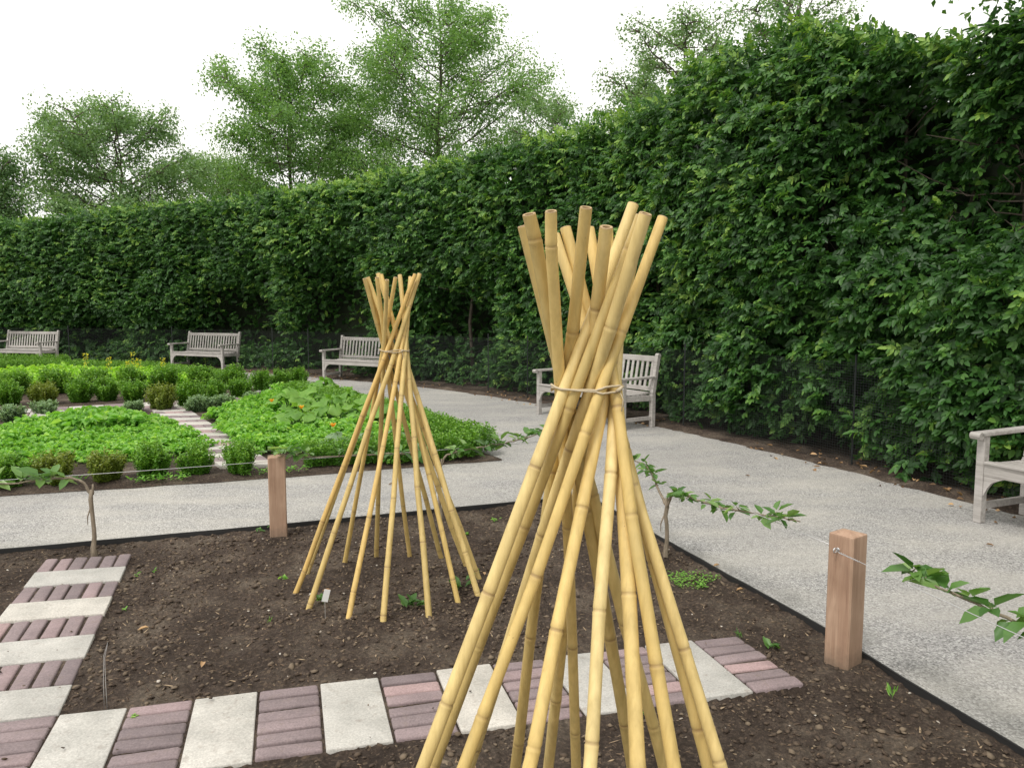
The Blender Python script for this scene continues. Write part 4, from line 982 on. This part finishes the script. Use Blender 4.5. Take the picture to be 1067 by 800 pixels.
def box_hedge(line, w, h, dens_, label, seed, z=.02, mat=None):
    r = np.random.default_rng(seed); Ln = np.array(line, float); sg_ = np.linalg.norm(np.diff(Ln, axis=0), axis=1); cs = np.concatenate([[0], np.cumsum(sg_)]); n = int(cs[-1]*dens_)
    s = r.uniform(0, cs[-1], n); x = np.interp(s, cs, Ln[:, 0]); y = np.interp(s, cs, Ln[:, 1]); dx = np.interp(s+.02, cs, Ln[:, 0])-np.interp(s-.02, cs, Ln[:, 0]); dy = np.interp(s+.02, cs, Ln[:, 1])-np.interp(s-.02, cs, Ln[:, 1]); q = np.hypot(dx, dy)+1e-9; nx, ny = -dy/q, dx/q
    f = r.uniform(-1, 1, n); f = np.sign(f)*np.abs(f)**.7; clump = vnoise(s/.16, s*0+seed, 0, 1); wob = .75+.35*clump; hh = h*(.78+.28*r.random(n)+.12*(clump-.5))*(1-.22*np.abs(f)**3)
    x0 = x+nx*f*w/2*wob; y0 = y+ny*f*w/2*wob; L = Leaves(); dk = r.random(n)
    for k in range(9):
        g_ = (k+.6)/9; zz = z+hh*(.1+.9*g_)
        for t_ in range(2):
            an = r.uniform(0, 2*PI, n); l = .028*r.uniform(.7, 1.25, n)
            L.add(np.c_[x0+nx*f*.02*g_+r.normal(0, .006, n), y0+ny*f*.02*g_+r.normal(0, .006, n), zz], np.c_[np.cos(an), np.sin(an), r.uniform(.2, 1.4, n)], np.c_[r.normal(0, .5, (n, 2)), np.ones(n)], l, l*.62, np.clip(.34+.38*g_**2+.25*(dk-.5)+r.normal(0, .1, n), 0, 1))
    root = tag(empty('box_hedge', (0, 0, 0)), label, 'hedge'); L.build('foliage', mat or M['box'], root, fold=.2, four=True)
    return root
box_hedge([(-.30, 7.58), (-.62, 8.1), (-1.35, 9.35), (-2.45, 11.0), (-3.75, 12.75)], .40, .30, 600, 'low box hedge along the right edge of the right salad bed', 301)
box_hedge([(-.35, 7.52), (-.9, 7.32), (-1.45, 7.15), (-1.95, 6.98)], .30, .27, 520, 'low box hedge along the front of the right salad bed', 302)
box_hedge([(-5.15, 14.1), (-6.3, 15.2), (-8.0, 16.8), (-10.5, 17.6), (-14, 17.9)], .5, .33, 500, 'long low box hedge at the far side, in front of the second bench', 303)
box_hedge([(-11.2, 18.9), (-13.3, 19.3), (-16.0, 19.7)], .45, .36, 480, 'short low box hedge farthest back below the leftmost bench', 304)
box_hedge([(-8.6, 13.0), (-10.5, 14.6), (-14, 16.2)], .45, .34, 420, 'low box hedge slanting away at the left behind the salad', 305)
bpy.context.view_layer.update()

def salad_proto(R, h, nl, seed, mat, ll=.12, curly=True):
    nl = int(nl*1.35); ll = ll*.82
    r = np.random.default_rng(seed); root = empty('salad_plant'); L = Leaves()
    for k in range(nl):
        a = r.uniform(0, 2*PI); f = (k+.5)/nl; el_ = 1.45-.85*f+r.normal(0, .16); ln = R*(.6+.6*f); stem = np.array([math.cos(a)*math.cos(el_), math.sin(a)*math.cos(el_), math.sin(el_)])
        for q in range(5):
            t_ = .35+.65*q/4; p = stem*ln*t_*np.array([1, 1, h/R*.8]); p = p+np.array([0, 0, -.25*ln*t_*t_*f])
            for s_ in (-1, 1):
                a2 = a+s_*r.uniform(.4, 1.2)*(1 if q < 4 else .3); d = np.array([math.cos(a2), math.sin(a2), r.uniform(-.2, .5)]); l = ll*r.uniform(.35, .75)*(1.1-.3*abs(t_-.6))
                L.add([p+r.normal(0, .008, 3)], [d], [np.array([0, 0, 1])+r.normal(0, .5, 3)], l, l*r.uniform(.6, .85), np.clip(.5+.25*r.normal()-.25*f+.2*t_, 0, 1))
    L.build('leaves', mat, root, fold=.3, droop=.3); return root
sA = [salad_proto(.20, .24, 26, 400+k, M['lettuce'], .105) for k in range(3)]
sB = [salad_proto(.19, .24, 24, 410+k, M['lettuce_y'], .11) for k in range(2)]
def scatter(poly, step, protos, label, group, sc=(.8, 1.15), z=.035, cat='salad plant', jit=.35, avoid=None, seed=3):
    r = random.Random(seed); xs = [p[0] for p in poly]; ys = [p[1] for p in poly]; n = 0; y = min(ys); row = 0
    while y < max(ys):
        x = min(xs)+(row % 2)*step/2
        while x < max(xs):
            qx, qy = x+r.uniform(-jit, jit)*step, y+r.uniform(-jit, jit)*step
            if inside(np.array([qx]), np.array([qy]), poly)[0] and not (avoid and avoid(qx, qy)):
                o = put(protos[r.randrange(len(protos))], 0, 0, 0, label, cat, group, r.uniform(.85, 1.15), z, xy=(qx, qy), rsc=r.uniform(*sc)); n += 1
            x += step
        y += step*.87; row += 1
    return n
polyA = [ground(6, 487), ground(60, 490), ground(120, 487), ground(180, 480), ground(213, 476), ground(190, 458), ground(168, 446), ground(140, 441), ground(100, 441), ground(60, 443), ground(12, 452), ground(-60, 470), ground(-60, 492)]
polyB = [ground(268, 480), ground(330, 474), ground(400, 468), ground(455, 458), ground(470, 452), ground(420, 436), ground(372, 424), ground(330, 412), ground(285, 412), ground(248, 428), ground(222, 440), ground(245, 462)]
polyC = [(-5.6, 14.25), (-6.2, 14.75), (-8.0, 16.4), (-10.4, 17.2), (-11.2, 15.4), (-9.0, 13.4), (-7.3, 13.7)]
squash_xy = [ground(326, 434), ground(345, 447), ground(300, 440), ground(365, 433), ground(383, 448), ground(338, 422), ground(310, 455), ground(410, 452)]
ta_xy = [ground(100, 447), ground(112, 452), ground(85, 451), ground(128, 455), ground(92, 460)]
nA = scatter(polyA, .235, sA, 'light green leafy salad plant in the left salad bed', 'salad plants in the left salad bed', (.80, 1.15), avoid=lambda x, y: any(math.hypot(x-a, y-b) < .22 for a, b in ta_xy))
nB = scatter(polyB, .30, sA, 'light green leafy salad plant in the right salad bed', 'salad plants in the right salad bed', (.95, 1.3), avoid=lambda x, y: any(math.hypot(x-a, y-b) < .3 for a, b in squash_xy), seed=4)
nC = scatter(polyC, .36, sB, 'yellow green salad plant in the farthest salad bed', 'salad plants in the farthest salad bed', (1.3, 1.7), seed=5)
def squash_proto(seed, nl, R, h, ls, mat, name):
    """big-leaved plant: each leaf a lobed dish on its own stalk"""
    r = random.Random(seed); root = empty(name); V = []; F_ = []; A = []; bm = bmesh.new()
    for k in range(nl):
        a = k*2.4+r.uniform(-.3, .3); rr = R*(.15+.85*(k+.5)/nl); z = h*(1-.45*(k+.5)/nl)*r.uniform(.85, 1.1); c = Vector((math.cos(a)*rr, math.sin(a)*rr, z))
        tube(bm, [(0, 0, 0), (c.x*.35, c.y*.35, z*.65), tuple(c)], [.008, .006, .004], 5, False)
        nrm = Vector((math.cos(a)*.5+r.gauss(0, .2), math.sin(a)*.5+r.gauss(0, .2), 1)).normalized(); out = Vector((math.cos(a), math.sin(a), -.3)); s_ = nrm.cross(out).normalized(); out = s_.cross(nrm).normalized()
        b = len(V); V.append(c); A.append(.45+r.gauss(0, .1)); n = 15; sz = ls*r.uniform(.7, 1.15); vv = r.uniform(.3, .8)
        for q in range(n):
            an = -PI*.9+1.8*PI*q/(n-1); lob = sz*(.5+.10*math.cos(an*5)+.12*math.cos(an))*1.0
            V.append(c+(out*math.cos(an)+s_*math.sin(an))*lob*.55+nrm*.018); A.append(vv-.1)
            V.append(c+(out*math.cos(an)+s_*math.sin(an))*lob+nrm*(.02*math.sin(an*3+k)-.015*1)); A.append(vv+.12)
        for q in range(n-1):
            i = b+1+q*2; F_.append((b, i, i+2, i+2)); F_.append((i, i+1, i+3, i+2))
    tri = [f[:3] for f in F_ if f[2] == f[3]]+[f[:3] for f in F_ if f[2] != f[3]]+[(f[0], f[2], f[3]) for f in F_ if f[2] != f[3]]
    np_mesh('leaves', np.array([tuple(v_) for v_ in V]), np.array(tri), mat, root, v=np.array(A)); obj('stalks', bm, M['stem'], root).data
    return root
def set_v(o): pass
sq = [squash_proto(1, 12, .26, .33, .19, M['squash'], 'squash_plant'), squash_proto(2, 11, .24, .30, .18, M['squash'], 'squash_plant')]
SQL = ['between the two orange blossoms', 'in front of the middle orange blossom', 'at the left side of the patch', 'right behind the middle orange blossom', 'touching the left legs of the far teepee', 'at the back of the patch', 'at the front left of the patch', 'seen through the legs of the far teepee']
for i, q in enumerate(squash_xy):
    put(sq[i % 2], 0, 0, 0, 'broad leaved squash plant '+SQL[i], 'squash plant', 'squash plants in the right bed', xy=q, rsc=random.uniform(.95, 1.2), z=.03)
tl = [salad_proto(.26, .34, 26, 430, M['lettuce'], .17)]
tl[0].name = 'chard_plant'
for i, q in enumerate(ta_xy): put(tl[0], 0, 0, 0, 'taller big leaved plant in the left salad bed, '+['at the back of its clump', 'in the middle of its clump', 'leftmost of its clump', 'rightmost of its clump', 'nearest the viewer in its clump'][i], 'vegetable', 'tall leafy plants in the left salad bed', xy=q, rsc=random.uniform(1.15, 1.4), z=.03)
cab = squash_proto(9, 11, .16, .24, .13, M['sage'], 'cabbage_plant')
for (px, py, lb) in [(352, 481, 'blue green cabbage at the front edge of the right bed, left of the teepee foot'), (378, 482, 'blue green cabbage seen behind the left legs of the far teepee'), (412, 479, 'blue green cabbage seen through the middle of the far teepee')]:
    put(cab, px, py, 0, lb, 'cabbage', 'cabbages at the front of the right bed', rsc=1.05, z=.03)
def flower(p, label, mat, R=.045):
    L = Leaves()
    for k in range(6):
        a = k*PI/3; L.add([(0, 0, 0)], [(math.cos(a), math.sin(a), .9)], [(-math.cos(a), -math.sin(a), .6)], R*1.25, R*.8, random.random())
    o = L.build('flower', mat, fold=.2, droop=-.1); o.location = p; return o
for i, (px, py, z) in enumerate([(314, 426, .38), (347, 445, .36), (283, 419, .33)]):
    x, y = ground(px, py, z); flower((x, y, z), '', M['petal']); tag(bpy.context.scene.objects[-1] if False else [o for o in COL.objects if o.name.startswith('flower')][-1], ['orange squash blossom at the back left of the squash patch', 'orange squash blossom in the middle of the squash patch', 'orange squash blossom near the top end of the right bed'][i], 'blossom', 'orange squash blossoms')
# bolted plants with yellow flowers
for i, (px, py, z) in enumerate([(91, 370, .75), (112, 374, .6), (135, 369, .8), (138, 375, .65), (161, 374, .6), (121, 378, .55)]):
    x, y = ground(px, 402); y += i*.1; tz = at_depth(px, py, y).z
    o = empty('flower_stalk', (x, y, .03)); tag(o, 'thin stalk topped with tiny yellow flowers in the far bed, '+['leftmost of them', 'second from the left', 'fourth from the left', 'fifth from the left', 'rightmost of them', 'third from the left'][i], 'flower', 'yellow flowering stalks in the far bed')
    bm = bmesh.new(); tube(bm, [(0, 0, 0), (.02, 0, tz*.5), (.0, .0, tz)], [.006, .005, .003], 5); obj('stalk', bm, M['stem'], o)
    L = Leaves(); n = 40; r_ = rng; zz = tz*(.55+.45*r_.random(n)); a = r_.uniform(0, 6.28, n)
    L.add(np.c_[.03*np.cos(a), .03*np.sin(a), zz], np.c_[np.cos(a), np.sin(a), .5+0*a], np.c_[0*a, 0*a, 1+0*a], .03, .022, r_.random(n)); L.build('blossom', M['petal_y'], o)

# seedlings in the soil
def seedling(px, py, size, n, label, spread=.5, mat='lettuce', blade=False, cat='seedling'):
    x, y = ground(px, py); L = Leaves(); z = float(soilz(np.array([x]), np.array([y]))[0])+.004
    for k in range(n):
        a = random.uniform(0, 6.28); el_ = random.uniform(.2, 1.1) if not blade else random.uniform(.7, 1.4); rr = random.random()*size*spread
        p = (rr*math.cos(a*1.7), rr*math.sin(a*1.7), random.uniform(0, size*.3)); l = size*random.uniform(.4, .8)
        L.add([p], [(math.cos(a)*math.cos(el_), math.sin(a)*math.cos(el_), math.sin(el_))], [(0, 0, 1) if not blade else (random.gauss(0, 1), random.gauss(0, 1), .2)], l, l*(.5 if not blade else .14), random.uniform(.2, .8))
    root = empty('seedling', (x, y, z)); L.build('leaves', M[mat], root, fold=.15, droop=.25); tag(root, label, cat, 'small seedlings and weeds in the bed'); 
    bm = bmesh.new(); tube(bm, [(0, 0, -.01), (.001, 0, size*.4)], .0015, 5); obj('stem', bm, M['stem'], root)
seedling(806, 672, .085, 8, 'small leafy seedling in the soil just left of the right cedar post', .35, 'apple')
seedling(771, 662, .06, 8, 'tiny grassy weed at the upper right end of the brick row', .3, 'apple', True)
seedling(930, 722, .07, 9, 'grassy tuft beside the black edging right of the cedar post', .3, 'lettuce', True)
seedling(430, 630, .11, 12, 'leafy seedling between the front feet of the far teepee', .5, 'apple')
seedling(478, 612, .11, 12, 'leafy seedling at the right front feet of the far teepee', .5, 'apple')
seedling(497, 594, .05, 6, 'tiny seedling behind the right feet of the far teepee', .5)
seedling(337, 628, .07, 7, 'tiny seedling beside the white plant tag', .5, 'apple')
seedling(141, 597, .035, 6, 'bright little weed right of the top of the left brick column', .7)
seedling(160, 593, .03, 5, 'second tiny weed beyond the top of the left brick column', .7)
seedling(131, 632, .03, 5, 'tiny weed beside the fourth row of the left brick column', .7)
seedling(281, 645, .035, 5, 'short grass sprout in the middle of the bare soil', .6, 'lettuce', True)
seedling(297, 600, .05, 7, 'small weed left of the far teepee', .8)
seedling(272, 551, .06, 9, 'weed growing against the edging beside the left cedar post', .8, 'apple')
seedling(140, 745, .03, 5, 'sprout in the brick joint beside a pale slab', .7)
seedling(515, 540, .05, 7, 'small weed near the rear edging right of the far teepee', .8)
seedling(487, 555, .05, 7, 'small weed behind the far teepee near the edging', .8)
seedling(313, 486, .10, 14, 'leafy weed in front of the right salad bed at the gravel edge', .6, 'apple')
seedling(668, 742, .04, 6, 'sprout beside the brick row under the near teepee', .5)
# mat of ground cover
L = Leaves(); x0, y0 = ground(716, 603); n = 420; a = rng.uniform(0, 6.28, n); rr = np.sqrt(rng.random(n))*.15; q = rng.uniform(0, 6.28, n)
gx = x0+rr*np.cos(a)*1.05*(1+.4*np.sin(3*a)); gy = y0+rr*np.sin(a)*.95; gz = soilz(gx, gy)+.004+.02*rng.random(n)
L.add(np.c_[gx, gy, gz], np.c_[np.cos(q), np.sin(q), rng.uniform(0, .8, n)], np.c_[0*q, 0*q, 1+0*q], .014, .009, rng.uniform(.2, .8, n)); tag(L.build('ground_cover', M['lettuce'], fold=.15), 'low mat of tiny green weeds on the soil right of the near teepee', 'weed patch')

# low weeds along the front of the garden bed
L = Leaves(); n = 2600; tt = rng.random(n); fx = -7.5+7.2*tt; fy = np.interp(fx, [-18, -4.134, -2.39, -.083], [.62, 5.965, 6.52, 7.45])+.04+np.abs(rng.normal(0, .13, n)); k = vnoise(fx*2.3, fy*2.3, 0, 4) > .45
fx, fy = fx[k], fy[k]; n = len(fx); q = rng.uniform(0, 6.28, n); l = rng.uniform(.02, .05, n)
L.add(np.c_[fx, fy, .03+.05*rng.random(n)], np.c_[np.cos(q), np.sin(q), rng.uniform(.1, 1.0, n)], np.c_[0*q, 0*q, 1+0*q], l, l*.5, rng.uniform(.0, .7, n)); tag(L.build('weeds', M['lettuce'], fold=.15), 'low green weeds creeping along the front edge of the salad beds', kind='stuff')
# plant tag and wire loop
x, y = ground(339, 644); root = tag(empty('plant_tag', (x, y, 0), .3), 'small white plant tag on a thin stake at the foot of the far teepee', 'plant tag')
bm = bmesh.new(); tube(bm, [(0, 0, -.06), (0, 0, .085)], .0018, 6); obj('stake', bm, M['wire'], root)
bm = bmesh.new(); box(bm, (.006, -.002, .115), (.030, .002, .062), .0005, Matrix.Rotation(.25, 4, 'Y')); obj('label', bm, M['white'], root)
x, y = ground(110, 735); root = tag(empty('wire_stake', (x, y, 0), 0), 'thin bent metal wire stake standing in the soil beside the brick column', 'stake')
bm = bmesh.new(); tube(bm, [(-.006, 0, -.06), (-.003, 0, .10), (.004, 0, .20), (.016, 0, .235), (.022, 0, .255), (.018, 0, .235), (.006, .002, .19), (.005, 0, .1), (.006, 0, -.06)], .0012, 6); obj('prongs', bm, M['wire'], root, True)
